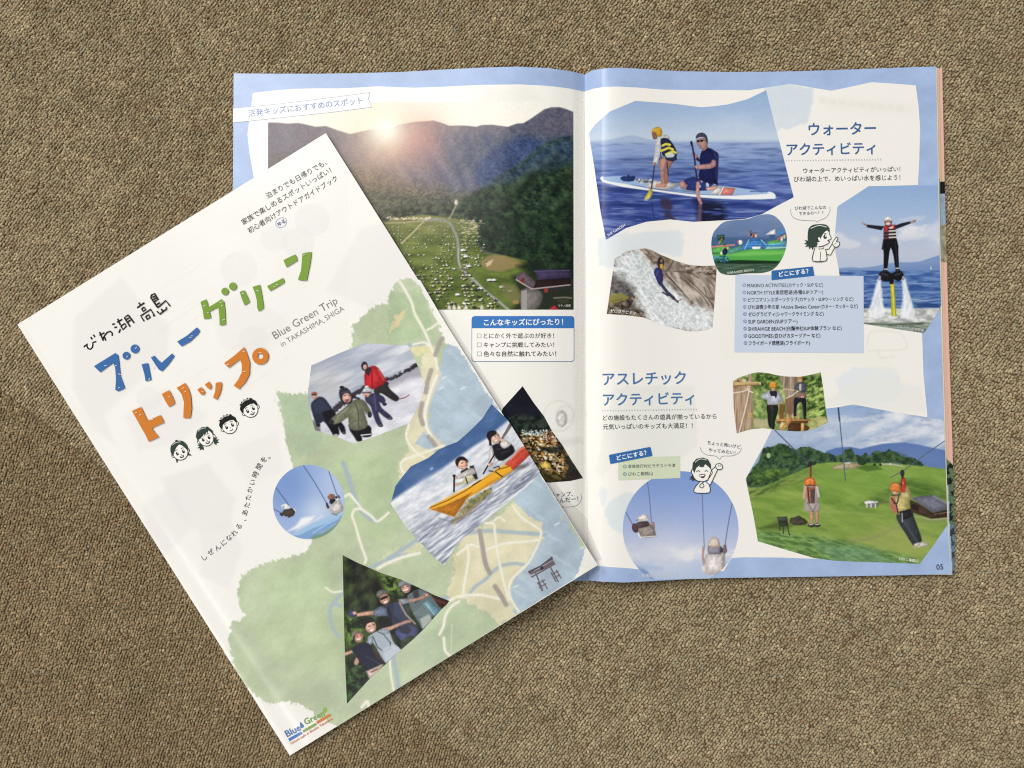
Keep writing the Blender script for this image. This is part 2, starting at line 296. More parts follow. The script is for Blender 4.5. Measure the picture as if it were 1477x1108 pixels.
def art_falls():
    c = Cv(873, 355, 1036, 480, R).fr(860, 270, 5.274); lx, ly = c.loc(); o = np.ones(lx.shape)
    c.tex(o, c.noise(70, 40, 35, 3, 5), '#5a4d43', '#b9aa9a', 1, 2.8)
    c.tex(c.mask('480,500 920,590 900,980 800,950 560,700', 8), c.noise(90, 30, 55, 5, 5), '#7b6d62', '#cbbfb2', 1, 2.6)
    for P in ('530,660 620,760 720,870 790,940', '590,560 540,640 500,610', '640,690 780,800 860,900', '700,700 860,860 890,920', '820,760 850,840 895,850', '760,900 850,940', '560,690 660,800', '590,640 700,650 780,690', '650,600 720,610 820,600 900,610'): c.line(P, 9, '#4d3f36', .75, 5, 3)
    c.tex(c.mask('660,595 920,595 915,720 860,680 780,650 700,660', 10), c.noise(30, 22, 0, 6, 5), '#4a3d33', '#c4b6a6', .9, 3.4)
    c.tex(c.mask('140,545 250,600 340,760 300,830 95,820', 8), c.noise(26, 18, 20, 8, 5), '#3e3c3e', '#a29d98', 1, 2.6)
    c.tex(c.mask('110,660 260,650 330,760 290,800 100,806', 8), c.noise(30, 22, 0, 9, 5), '#3f3d3f', '#7b7671', .9, 3)
    c.tex(c.mask('90,880 290,830 380,890 490,1050 350,1000 80,970', 8), c.noise(30, 18, 30, 11, 5), '#2c241f', '#9a8a78', 1, 3)
    c.poly('95,830 180,808 250,838 180,872 92,885', '#8a8444', .9, 8, 3); c.line('110,870 200,850', 6, '#55501f', .7)
    wm = c.mask('150,505 330,470 400,560 500,690 620,800 720,890 890,960 900,1110 440,1075 360,950 285,790 215,625 145,560', 30)
    st = c.noise(170, 22, 52, 13, 5); wm = np.clip(wm+(c.noise(26, 20, 40, 18, 4)-.5)*1.3*(wm < .999)*(wm > .001), 0, 1); c.tex(wm, st, '#cfd8d8', '#ffffff', .97, 2.6)
    c.tex(wm, c.noise(15, 12, 40, 14, 4), '#8b989c', '#ffffff', .3, 4.0); c.tex(c.mask('120,600 250,620 260,650 130,640', 6), o*.8, '#cfd8da', '#e8eeee', .9)
    for u, v, r in ((180, 640, 60), (250, 700, 46), (330, 880, 40), (220, 590, 40), (420, 960, 46), (760, 1000, 90), (620, 980, 80)): c.tex(np.exp(-((lx-u)**2+(ly-v)**2)/r**2), c.noise(16, 12, 40, u, 4), '#b9c2c2', '#ffffff', .75, 3)
    c.tex(c.mask('330,470 420,475 480,510 470,560 420,570 380,520', 6), c.noise(24, 16, 30, 15, 5), '#6d5a4a', '#b9aa9b', .9, 2.4)
    c.tex(c.mask('490,525 590,550 530,640 510,620', 6), c.noise(24, 30, 0, 16, 4), '#6f604f', '#a8977f', .95, 2.4); c.line('490,525 590,550 530,640', 5, '#4b3f32', .8)
    c.poly('466,580 474,545 492,532 514,555 512,600 480,630', '#2b2834', 1, 3, 2); c.poly('482,588 506,580 514,622 486,630', '#c89f44', 1, 3); c.ell(497, 560, 12, 15, '#8d6a52')
    c.poly('438,645 458,612 492,622 508,665 504,735 480,748 452,690', '#38366d', 1, 3, 2); c.line('470,640 455,680', 8, '#5c5a94', .8)
    c.line('495,740 540,800 590,845', 24, '#3b3c52', 1); c.line('590,845 622,876', 13, '#43323a'); c.line('505,800 545,826', 12, '#33344a'); c.line('620,868 650,852', 6, '#8c3f3c')
    c.grain(.1)
    return c, zf('140,545 215,495 290,475 375,465 430,482 480,510 540,535 600,560 650,575 700,590 760,597 820,600 918,596 905,800 885,1070 840,1086 780,1096 700,1096 600,1075 540,1060 480,1045 410,1010 350,990 230,975 80,965', 860, 270, 5.274)

def art_float():
    c = Cv(1024, 308, 1137, 399, R).fr(1010, 270, 6.714); lx, ly = c.loc(); o = np.ones(lx.shape)
    c.grad([(260, '#6f86ad'), (470, '#647ba3'), (500, '#47628a'), (590, '#3f6488'), (720, '#35502f'), (860, '#4d6657')])
    c.mix(np.clip((c.noise(240, 90, 0, 3)-.5)*3, 0, 1)*np.clip((480-ly)/50, 0, 1)*.35, '#8fa0be')
    c.tex((ly > 740)*1., c.noise(90, 12, 0, 5), '#2c4236', '#5f7a66', .8)
    c.poly('105,650 250,640 500,598 840,600 840,680 760,722 400,712 130,720', '#55a84a', 1, 5); c.poly('200,660 500,620 830,618 820,650 400,668', '#78c25f', .9, 10); c.poly('140,712 400,706 770,716 740,742 400,745 150,735', '#16301c', .95, 5)
    c.poly('110,600 180,560 260,560 300,600 240,640 115,640', '#5fae5a', 1, 5); c.poly('250,610 380,570 470,560 490,590 400,620 280,650', '#5b9f86', 1, 5); c.line('110,580 180,572 330,560', 16, '#c9857e'); c.poly('160,465 235,460 235,510 165,515', '#2c4a3d', .95, 5); c.line('165,480 232,476', 7, '#52705e')
    c.poly('370,610 470,510 520,500 600,515 690,600 620,600 500,600', '#4e8ed0', 1, 4)
    for i in range(4): c.line([[420+i*14, 590-i*24], [660-i*14, 590-i*24]], 6, '#2a568e', .9)
    c.line('470,512 430,600', 10, '#8fc0ea'); c.line('590,512 680,600', 10, '#8fc0ea'); c.poly('500,577 585,572 585,600 505,602', '#f0f3f2', 1, 3)
    c.poly('620,600 650,540 700,515 835,520 835,598 760,600', '#6fb3b6', 1, 5); c.poly('650,530 760,505 770,535 660,548', '#68b355', 1, 4); c.line('630,570 760,566 830,560', 14, '#3f7fb8'); c.line('640,592 830,585', 9, '#cfe4e0', .8)
    c.poly('632,460 680,425 726,404 732,460', '#f2f4f2', 1, 3); c.poly('665,462 728,460 726,500 680,500', '#3b5c8a', .9, 3); c.ell(795, 440, 45, 30, '#4a8cc6', 0, .8, 8)
    for u, v, s_, b in ((490, 455, 1, '#2f3340'), (540, 470, .9, '#d9d2c4'), (515, 470, .9, '#8f3c38'), (205, 530, 1.3, '#4d7a34'), (240, 590, 1.1, '#6fa03a'), (790, 500, 1.2, '#d4d7da'), (815, 480, 1, '#c4d07a'), (765, 500, .8, '#b04a48')):
        c.ell(u, v, 11*s_, 22*s_, b); c.ell(u, v-24*s_, 9*s_, 10*s_, '#3a2c28'); c.ell(u+2, v-20*s_, 6*s_, 6*s_, '#c99a80'); c.line([[u-8*s_, v-6*s_], [u-20*s_, v+14*s_]], 6*s_, '#cf9f84')
    c.ell(240, 625, 24, 34, '#1d2348', 10); c.ell(268, 590, 12, 12, '#d9a98c'); c.ell(205, 640, 12, 16, '#e8ded4'); c.ell(388, 535, 24, 24, '#f0f1f0', 0); c.ell(366, 532, 8, 18, '#c46a60')
    for a, b, d, e, g, h in scat(60, 3): c.ell(120+a*150, 665+b*60, 6+9*d, 3+6*e, ['#2f6fc0', '#1c3763', '#5fa0d8', '#24462a'][int(g*4)], 0, .8)
    c.grain(.08)
    P = smooth_closed(zf('160,398 230,338 330,320 450,310 550,278 640,262 712,276 775,330 818,400 838,480 835,560 815,640 770,730 700,800 600,830 450,836 330,850 250,848 185,822 140,740 115,640 107,545 122,455', 1010, 270, 6.714), 4)
    return c, P

def art_jet():
    c = Cv(1202, 264, 1364, 483, R).fr(1200, 270, 4.817); lx, ly = c.loc(); o = np.ones(lx.shape)
    c.grad([(-20, '#90aed6'), (120, '#9cb6da'), (300, '#b0c1db'), (460, '#bfc6d7'), (560, '#b5c2d8'), (575, '#4a6ca9'), (640, '#3d62a2'), (830, '#4e70a6'), (850, '#aab5bd'), (1000, '#9aa79f')])
    cl = c.noise(95, 42, -8, 7, 5); e = np.exp(-((ly-330-40*np.sin(lx/120))/75)**2); c.mix(np.clip((cl-.44)*4.5, 0, 1)*e*np.clip((lx-380)/100, 0, 1)*.95, '#e3e3e8')
    c.poly('450,340 490,305 540,298 580,318 630,290 690,262 750,235 750,345 640,355 540,352', '#dfe0e6', .6, 20, 3, 4); c.poly('10,330 60,315 90,340 140,370 195,385 180,420 100,425 20,410', '#d6d9e2', .85, 12, 3, 3); c.ell(295, 365, 30, 24, '#d3d5de', 0, .7, 16)
    c.poly('40,566 130,556 200,562 300,550 390,530 480,522 560,522 620,515 690,490 760,468 760,582 40,586', '#7c96c2', .95, 4); c.poly('300,586 420,560 560,545 760,530 760,584', '#6d88b6', .5, 10); c.poly('684,572 688,545 692,572', '#eef0f4')
    sea = np.clip((ly-578)/5, 0, 1)*(ly < 850); w = c.noise(95, 12, 0, 11, 5); c.tex(sea, w, '#2c4d8e', '#7f9cc8', .75, 3.2)
    c.line('330,662 480,668 700,672', 4, '#aab9d2', .6); c.line('560,780 650,790 750,778', 7, '#c2cddb', .7, 5); c.poly('560,800 640,805 750,815 750,840 600,835', '#243f6e', .7, 6); c.poly('215,820 300,830 360,838 220,842', '#27406c', .8, 6)
    c.tex(np.clip((ly-836)/12, 0, 1), c.noise(45, 20, 0, 13, 5), '#9ea2a0', '#e6e6e2', 1, 2.6); c.tex(np.clip((ly-935)/14, 0, 1), c.noise(60, 10, 4, 14), '#5d6a5c', '#a7b0a4', 1, 2); c.poly('215,946 450,950 640,940 640,952 420,960 230,952', '#47503f', .7, 5)
    for P in ('318,640 338,640 352,800 368,900 250,905 282,780', '488,640 508,640 552,800 575,900 480,902 495,770'):
        c.poly(P, '#edeff0', .93, 9, 2, 2); c.tex(c.mask(P, 8), c.noise(14, 50, 8, 16), '#c4ced8', '#ffffff', .45, 3)
    c.poly('404,660 432,660 441,780 449,897 414,902 410,780', '#c9c62e', 1, 3); c.line('422,665 434,895', 6, '#e4e27a', .8); c.ell(425, 905, 34, 10, '#efefec', 0, .8, 6)
    c.poly('322,612 345,585 380,578 410,600 440,588 470,575 498,605 492,632 462,655 430,640 428,672 402,672 396,655 350,652', '#1a1a20', 1, 3, 2); c.ell(332, 630, 10, 18, '#9aa0a8'); c.ell(495, 632, 9, 16, '#8f959e'); c.line('346,600 385,612', 7, '#45454f'); c.line('440,610 478,598', 7, '#45454f')
    c.poly('358,360 450,360 462,470 464,570 442,574 428,480 408,420 396,480 384,572 360,574 360,470', '#17171d', 1, 3, 2); c.line('440,380 455,560', 6, '#34343e', .7)
    c.ell(370, 580, 16, 12, '#2b2b33'); c.ell(456, 578, 16, 12, '#2b2b33'); c.line('366,570 384,570', 7, '#d8dade'); c.line('444,564 462,564', 7, '#d8dade')
    c.poly('362,272 345,300 244,280 243,260 300,266', '#24242e', 1, 3); c.poly('436,268 444,292 548,252 544,238 480,252', '#24242e', 1, 3); c.poly('204,241 215,246 246,262 240,274 214,258', '#c4978a', 1, 2); c.poly('586,226 560,232 542,242 550,254 578,244', '#b98d80', 1, 2)
    c.poly('360,270 390,262 440,262 448,362 400,368 358,368', '#35262c', 1, 3); c.poly('362,268 388,262 392,300 364,310', '#c13838', 1, 3); c.poly('402,262 436,264 440,290 404,292', '#c13838', 1, 3); c.poly('392,280 428,270 425,286 400,290', '#e8d9d6', .9, 3)
    for v in (305, 328, 350): c.line([[398, v], [446, v-2]], 10, '#d8cfca'); c.line([[362, v+4], [384, v+3]], 8, '#7d4a4c')
    c.line('360,370 350,430', 10, '#24222a')
    c.ell(390, 244, 23, 26, '#c89686'); c.poly('362,238 368,212 392,203 414,214 418,238 405,230 388,228 372,232', '#eef0f0', 1, 3, 2); c.line('366,236 372,262 388,272', 5, '#3a2a2c'); c.line('416,236 410,262', 5, '#3a2a2c'); c.line('378,256 400,255', 7, '#fff2ec'); c.line('374,240 384,239', 4, '#4a2f2a'); c.line('396,239 406,239', 4, '#4a2f2a')
    c.grain(.05)
    return c, np.array([[1209.3, 297], [1231, 283], [1253, 268.6], [1300, 268], [1352.6, 267.5], [1355, 360], [1357.3, 440], [1354.7, 447], [1343, 465], [1333, 480.7], [1291, 474.5], [1244.6, 467], [1240, 400], [1211.4, 400], [1207, 370], [1202.8, 353], [1206, 322]])

def art_ropes():
    c = Cv(1056, 534, 1196, 627, R).fr(1040, 520, 8.206); lx, ly = c.loc(); o = np.ones(lx.shape)
    c.tex(o, c.noise(60, 50, 20, 4, 5), '#4c6630', '#b3c67a', 1, 2.4)
    c.tex(c.mask('350,150 700,140 700,330 560,340 380,300', 20), c.noise(40, 36, 0, 6, 5), '#1f3216', '#86a450', .95, 2.6)
    c.tex(c.mask('940,180 1060,150 1120,200 1080,360 960,380', 20), c.noise(40, 36, 0, 7, 5), '#1d2a16', '#6d8a42', .95, 2.6)
    c.tex(c.mask('1000,300 1200,160 1250,600 1240,700 1020,700', 20), c.noise(55, 30, -25, 8, 5), '#2c451c', '#b9cf74', .95, 3)
    c.tex(c.mask('390,680 560,700 560,800 390,800', 14), o*.5, '#b3a880', '#c9bf9a', .9); c.tex(c.mask('1000,690 1240,660 1265,740 1050,830', 14), c.noise(40, 20), '#a3a05c', '#cfc690', .85)
    for P, a, b in (('130,270 330,250 325,400 300,820 170,880', '#8a6f58', '#c2a78d'), ('320,165 372,165 390,810 305,815', '#8f7a62', '#c0ab90'), ('695,185 905,185 885,650 760,650 762,400', '#7c6a59', '#bcab98')): c.tex(c.mask(P, 5), c.noise(16, 220, 2, 9, 4), a, b, 1, 2.4)
    c.poly('880,190 905,190 890,640 862,640', '#5d4c3e', .6, 10); c.poly('762,440 860,430 850,640 764,640', '#7d5a40', .75, 8)
    for a, b, d, e, g, h in scat(26, 3): c.ell(150+a*190, 195+b*140, 14+18*d, 10+12*e, ['#d9c6a4', '#8b6b4c', '#b99a72', '#5f4630'][int(g*4)], g*60, .9)
    c.poly('138,258 465,256 468,290 150,300', '#c2a26c', 1, 4); c.line('140,264 465,262', 8, '#e2c998', .9); c.line('150,298 462,290', 6, '#7b5f3a', .9); c.ell(464, 273, 8, 16, '#e3cfa0')
    c.line('140,385 240,372 330,345', 12, '#e7dfce', 1); c.line('335,330 300,520 215,850', 14, '#e3d9c6'); c.line('465,290 560,370', 6, '#8f8a70'); c.line('690,390 750,340 830,350 900,345', 13, '#d9bc96', 1, None, 4); c.line('770,450 850,410 920,350', 9, '#e9e2d2'); c.line('330,360 380,380', 12, '#efe8d8')
    c.poly('310,620 380,615 382,680 308,672', '#cdb27c', 1, 4); c.line('310,645 382,645', 7, '#7f6540')
    c.poly('648,695 745,690 1060,690 1062,714 655,722', '#b98b4e', 1, 3); c.poly('655,720 1030,716 1030,745 660,744', '#6a4324', 1, 3); c.poly('800,745 950,745 945,840 790,835', '#54341f', 1, 4); c.poly('945,740 985,740 985,835 945,840', '#cda76a', 1, 3); c.poly('985,760 1050,790 1030,830 985,835', '#5e3f26', 1, 4); c.poly('690,760 720,720 780,740 760,830 690,815', '#d9bf90', 1, 4)
    c.poly('745,665 840,665 860,690 800,760 740,830 690,815 760,740', '#dfa765', 1, 4); c.line('760,690 840,690', 8, '#8a5a2c')
    for u in (700, 730, 790, 850, 920): c.poly([[u-14, 630], [u+14, 630], [u+14, 692], [u-14, 692]], '#c9a877', .95, 3)
    c.poly('690,510 745,520 740,690 690,690', '#7b4f2c', .9, 5)
    c.poly('548,515 672,515 664,640 640,720 632,812 590,806 560,760 548,640', '#232823', 1, 4, 2); c.line('610,540 600,800', 8, '#3a423a', .7)
    c.poly('478,420 500,395 560,362 600,358 668,366 712,410 742,478 728,505 690,490 668,525 552,525 548,470 510,460 484,440', '#c2c7d3', 1, 4, 2); c.poly('560,380 600,380 600,520 556,520', '#a3a9b8', .6, 8)
    c.poly('576,366 600,358 658,362 664,400 650,450 632,420 600,424 580,400', '#2a2534', 1, 4, 2); c.line('590,525 600,575', 9, '#7b3b34'); c.line('560,530 660,530', 10, '#4a2a28')
    c.poly('588,318 645,318 640,362 600,364', '#c89a78', 1, 4); c.poly('574,318 576,270 600,250 635,252 656,276 656,318 618,326', '#e6a03c', 1, 4, 2); c.line('590,275 600,320', 6, '#b9742a', .7); c.line('585,268 620,258 645,272', 7, '#f4c878', .8); c.ell(700, 495, 16, 12, '#d0a184')
    c.poly('868,440 960,438 1004,446 1010,560 1004,682 980,684 972,560 945,492 905,520 890,600 888,645 862,648 860,560', '#24232b', 1, 4, 2)
    c.poly('905,375 1005,380 1014,440 905,448', '#8d6b66', 1, 5); c.poly('880,300 910,262 960,255 1004,275 1012,350 985,380 940,372 900,350 862,345', '#565761', 1, 4, 2); c.poly('925,280 955,275 950,360 925,355', '#c5c0c4', 1, 4); c.ell(965, 432, 24, 12, '#d2a78f')
    c.ell(940, 235, 24, 26, '#c79a80'); c.poly('908,228 914,200 944,186 966,204 964,228 936,216', '#c98a4a', 1, 4, 2); c.ell(875, 650, 20, 12, '#2d2a30'); c.ell(995, 688, 20, 10, '#3a3638')
    c.grain(.09)
    return c, zf('140,250 180,220 220,200 260,185 340,160 430,140 500,144 560,152 630,168 700,182 780,190 850,192 910,194 960,190 1010,180 1060,170 1120,156 1180,140 1205,300 1240,580 1265,730 1200,768 1150,790 1100,808 1050,825 975,838 900,840 830,837 760,830 640,822 560,808 500,802 410,808 330,820 210,855 187,866 165,700 150,560', 1040, 520, 8.206)

def art_swing():
    c = Cv(897, 678, 1067, 842, R).fr(860, 640, 5.404); lx, ly = c.loc(); o = np.ones(lx.shape)
    c.grad([(210, '#7f9ad2'), (380, '#8aa3d6'), (600, '#a3b5dc'), (760, '#b9c3de'), (860, '#cdd2e2'), (920, '#bcc8de'), (1080, '#aebfdd')])
    e = np.exp(-((ly-870)/70)**2); c.mix(e*np.clip((c.noise(120, 50, -5, 6, 5)-.4)*3.4, 0, 1), '#ecebea'); c.glow(560, 860, 200, '#dcdfe8', .5)
    c.poly('245,960 320,950 380,975 420,1020 470,1085 300,1085', '#7f96c2', .9, 8); c.poly('250,930 330,940 420,950 520,960 520,985 400,985 260,960', '#a9bddb', .7, 14)
    for P, w in (('400,300 415,420 432,640', 5), ('232,538 290,640', 6), ('826,388 833,600 842,800', 5), ('1062,452 1030,620 1003,795', 6)): c.line(P, w, '#494a62', .95); c.line(P, 1.8, '#a8abc4', .6)
    c.poly('278,640 300,620 330,650 325,690 300,692 282,672', '#5d4348', 1, 3, 2); c.poly('425,615 450,612 456,660 440,690 425,660', '#b08a84', 1, 3, 2)
    c.poly('328,650 420,628 450,655 466,715 455,728 350,735 336,700', '#9b9088', 1, 4, 2); c.line('350,730 460,722', 9, '#dfdcda'); c.line('328,700 345,732', 9, '#efefee'); c.line('400,690 440,680', 10, '#b5aba4', .7)
    c.poly('318,615 400,605 412,640 350,655 316,650', '#57464b', 1, 3, 2); c.poly('312,602 328,575 345,555 375,548 395,562 410,580 408,600 370,604', '#ece8e2', 1, 3, 2); c.line('325,596 360,590 396,578', 6, '#bdb4ae', .9); c.line('312,600 330,592', 5, '#4a3f42')
    c.poly('828,800 846,806 838,880 852,930 838,950 822,890', '#bd9c98', 1, 4); c.poly('992,790 1012,790 1020,840 996,870 985,840', '#7b6b74', 1, 4)
    c.poly('848,880 870,855 990,850 1005,880 1002,960 990,1015 860,1018 842,990', '#e0d6d3', 1, 6, 2); c.line('870,900 872,1000', 10, '#cbbfbf', .6); c.line('990,880 985,1000', 7, '#8d8088', .6); c.poly('820,960 850,950 850,1000 825,990', '#e7dfdc', .9, 4)
    c.poly('872,800 900,790 975,800 985,850 930,862 872,855', '#8d8a99', 1, 4, 2); c.ell(974, 828, 14, 20, '#4d4653'); c.poly('868,795 882,748 912,725 945,735 962,770 965,800 920,812', '#dccfc2', 1, 4, 2); c.line('872,796 920,806 964,798', 7, '#b89a86', .9)
    c.line('705,1044 740,1060 765,1040', 3, '#8fa3c4', .6)
    t = np.linspace(0, 2*math.pi, 90, endpoint=False); P = np.stack([658+451*np.cos(t), 666+451*np.sin(t)], 1)/5.404+[860, 640]
    P[:, 1] = np.minimum(P[:, 1], 837.2-(P[:, 0]-900)*.02)
    return c, P

def art_zip():
    c = Cv(1074, 582, 1368, 815, R).fr(1070, 570, 4.103); lx, ly = c.loc(); o = np.ones(lx.shape)
    c.grad([(50, '#93add3'), (200, '#b0bfd6'), (330, '#a0b3d0'), (430, '#97accc')])
    cl = c.noise(150, 60, -8, 4, 5); sk = np.clip((360-ly)/60, 0, 1); c.mix(sk*np.clip((cl-.42)*3.6, 0, 1)*np.clip((lx-280)/350, .15, 1)*.95, '#dfe2e8'); c.mix(sk*np.clip((c.noise(90, 30, -5, 9, 4)-.55)*4, 0, 1)*.5, '#7f93b6'); c.poly('900,110 935,95 960,130 945,165 910,150', '#e9ebef', .8, 14, 3)
    c.poly('500,330 560,312 640,305 700,318 780,300 830,288 900,284 970,280 1060,296 1130,312 1210,328 1215,440 480,420', '#5c77ae', .97, 4); c.mix(c.mask('840,340 1000,300 1210,350 1210,440 900,400', 40)*.3, '#7d95c0')
    gr = c.mask('20,520 100,480 260,440 420,400 520,395 640,398 760,395 880,402 1000,412 1080,420 1150,432 1212,440 1225,1010 20,1010', 3)
    c.tex(gr, c.noise(130, 34, 12, 14, 5), '#68893a', '#93ab52', 1, 1.7); c.mix(gr*np.clip((ly-640)/260, 0, 1)*.35, '#a4b163')
    c.tex(c.mask('420,440 700,430 1210,450 1210,520 960,480 800,560 700,640 480,560', 30), c.noise(90, 20, 14, 15), '#759a42', '#8bab50', .6)
    c.tex(c.mask('700,650 860,560 940,500 1010,495 1215,560 1215,625 1000,590 880,600 800,650', 16), c.noise(60, 16, 14, 16), '#47642a', '#6c8a40', .9)
    c.tex(c.mask('20,560 100,545 300,480 400,440 380,500 200,560 60,620', 12), c.noise(50, 14, -20, 17), '#4d6530', '#8a9c50', .9)
    c.poly('535,428 600,402 690,400 692,428 620,438 545,438', '#b2a184', .95, 6, 2); c.line('820,408 900,412 960,424', 9, '#b8b3a4', .9); c.line('840,430 920,480', 5, '#93a27c', .7); c.poly('680,432 720,412 800,415 830,440 740,452', '#4c6b2f', .9, 6)
    tr = '20,545 30,480 70,425 100,390 128,312 160,306 195,302 215,285 262,290 290,312 320,322 350,308 400,306 440,325 490,342 520,345 560,360 590,352 612,322 650,315 668,350 700,362 740,340 752,365 790,328 850,338 870,320 910,335 950,368 1010,368 1050,390 1078,412 1060,422 960,410 900,400 780,402 690,398 640,395 520,398 440,408 400,425 350,445 290,470 180,520 90,548'
    c.poly(tr, '#25392c', 1, 3, 0, 3.0, (20, 2.8, '#4f6b47'), 5)
    for P in ('130,330 220,300 300,330 390,330 380,380 200,400 110,390', '780,345 930,345 1040,400 900,392'): c.tex(c.mask(P, 18), c.noise(20, 16, 0, 7, 5), '#17261a', '#4d6a3c', .7, 3)
    c.tex(c.mask('60,440 200,430 300,450 180,510 60,530', 14), c.noise(26, 16, 0, 19, 5), '#2e4723', '#6d8a42', .9, 2.6); c.ell(158, 358, 12, 16, '#a9c98f', 0, .9)
    c.ell(712, 400, 26, 14, '#2f4528', 0, 1); c.ell(785, 412, 9, 8, '#2f4528'); c.ell(820, 412, 8, 9, '#2f4528'); c.line('605,402 640,402', 6, '#e6ddd8'); c.ell(880, 408, 8, 5, '#e5e2dc')
    c.tex(c.mask('90,805 240,810 420,830 600,860 780,900 1060,970 1050,1010 430,985 90,870', 14), c.noise(40, 10, 14, 21, 5), '#4d6f3a', '#86a862', .95, 2.6); c.tex(c.mask('430,880 760,905 900,990 560,985', 24), c.noise(30, 9, 10, 22, 4), '#5f8a66', '#8fb492', .6)
    c.poly('640,850 760,790 880,770 1000,740 1080,820 1120,860 1080,960 900,930 760,890', '#a9a865', .4, 40); c.line('640,860 760,850 900,790 1000,760 1100,745 1212,750', 12, '#8a8a66', .6, 9, 5); c.line('360,690 520,684 700,700 860,715', 8, '#93a55c', .7, 6)
    c.line('100,790 250,760 400,770 500,800', 10, '#5d6d3a', .6, 8); c.line('90,780 180,830 420,850 600,900', 3, '#3f5f35', .5)
    c.poly('1000,610 1040,600 1132,590 1218,640 1218,676 1130,697 1060,650', '#777988', 1, 3); c.poly('1132,590 1218,640 1218,650 1128,600', '#9496a4', .8, 3); c.poly('992,618 1040,638 1130,697 1218,676 1218,722 1125,732 1040,705 1000,690', '#4f3b2e', 1, 3); c.poly('1002,640 1050,655 1044,690 1006,672', '#2c211c', .9, 3); c.line('1140,706 1216,694', 5, '#8c7768', .8); c.line('1160,700 1160,728', 5, '#2f241e'); c.line('1000,712 1120,738 1214,730', 8, '#a9a58c', .8)
    c.poly('722,632 745,622 805,627 808,640 730,646', '#d8d8d4', 1, 3); c.poly('732,646 806,640 806,658 736,668', '#7e8278', 1, 3)
    for u in (740, 765, 790): c.line([[u, 645], [u, 664]], 7, '#d9d9d2')
    c.line('810,640 870,632', 6, '#6f5f50'); c.poly('208,722 268,718 272,740 212,744', '#4b4f48', 1, 3); c.poly('214,744 270,740 276,775 224,780', '#33372f', 1, 3)
    for P in ('222,780 226,800', '245,780 246,820', '270,775 282,828'): c.line(P, 6, '#2f332b')
    for P in ('290,728 350,722 385,745 380,765 320,770 285,755', '320,720 345,715 348,735 322,740'): c.poly(P, '#4a4338', 1, 4, 2, 1)
    c.poly('110,790 200,750 300,775 260,800', '#3b4a28', .6, 12)
    c.line('188,200 290,302 398,402', 6, '#49536a'); c.line('430,440 490,484', 4, '#7d8f63', .8); c.line('572,70 590,260 604,400 613,505', 6, '#515e75'); c.line('570,72 578,150', 9, '#3d4a66'); c.line('1206,268 1080,355 960,446 880,488', 5, '#56626e')
    # first rider
    c.line('403,396 408,420 408,492', 10, '#7b3230'); c.ell(403, 408, 12, 16, '#322e30')
    c.poly('365,545 378,525 440,530 458,560 452,620 462,650 458,680 412,690 366,680 374,640', '#bcaea4', 1, 3, 2); c.poly('385,545 432,545 430,635 395,642 384,600', '#c0694a', 1, 4); c.poly('405,560 432,556 430,640 410,645', '#4d4a50', .95, 4); c.line('390,640 420,690 440,650', 9, '#3b3b42'); c.line('372,545 366,610', 12, '#d2a68e'); c.line('445,545 455,600', 12, '#cfc6c0'); c.line('390,545 400,640', 7, '#2e2b30')
    c.poly('368,640 460,640 456,682 412,690 368,682', '#aea49e', .7, 4); c.poly('400,686 426,688 420,764 402,766', '#be947e', 1, 3); c.poly('434,686 456,684 454,764 436,764', '#b88b74', 1, 3); c.ell(410, 772, 20, 11, '#3a3634'); c.ell(446, 770, 20, 11, '#3a3634'); c.line('400,768 420,764', 5, '#d8d4ce'); c.line('436,766 458,764', 5, '#d8d4ce')
    c.poly('368,532 374,500 400,484 428,494 438,525 436,540 404,534', '#e07f3d', 1, 3, 2); c.line('385,508 402,498 420,506', 6, '#f1ac74', .8); c.line('380,536 432,536', 6, '#5a3a2e')
    # second rider
    c.line('950,448 952,500 946,530', 13, '#2f2b2d'); c.ell(950, 462, 13, 20, '#3a3334'); c.poly('946,495 968,490 972,560 960,584 944,580', '#cc3a33', 1, 3); c.ell(955, 520, 7, 14, '#e2614f')
    c.poly('915,700 1000,680 1020,725 1048,800 1066,860 1050,892 1010,885 970,820 930,760', '#40454a', 1, 4, 2); c.line('950,740 1040,870', 10, '#565c62', .6); c.poly('1018,880 1060,868 1100,876 1104,890 1060,900 1024,904', '#d5cfc2', 1, 3); c.line('1022,902 1050,884', 12, '#b5a595')
    c.poly('872,612 890,598 936,588 950,570 962,582 968,545 985,540 1000,578 996,615 985,650 990,690 940,708 905,700 888,672', '#cabb7c', 1, 4, 2); c.poly('880,610 905,600 925,690 905,702 878,665', '#b86a58', .9, 5); c.line('885,610 915,650 925,700', 8, '#3a3438'); c.line('930,590 920,640 900,640', 7, '#3a3438'); c.poly('930,690 1000,672 1004,720 950,742', '#2c2a2e', 1, 4); c.line('948,700 950,750', 6, '#d8d8d8', .8); c.poly('945,580 975,576 990,600 950,606', '#d6c98e', .8, 5)
    c.poly('885,565 925,570 932,592 895,594', '#cf9f88', 1, 3); c.poly('876,560 880,530 905,514 932,526 942,556 936,576 905,570', '#e08443', 1, 3, 2); c.line('890,538 910,526 928,538', 6, '#f2b07c', .8); c.line('890,592 935,590', 7, '#4b3f40')
    c.grain(.07)
    return c, np.vstack([zf('23,495 75,400 130,300 180,200 240,110 480,82 570,72 660,55 780,78 900,100 1040,122 1180,145 1196,158', 1070, 570, 4.103), np.array([[1363, 640], [1364.7, 700], [1366.6, 757]]), zf('1150,865 1100,935 1050,1000 900,992 700,987 550,980 430,965 250,912 95,865 70,720', 1070, 570, 4.103)])

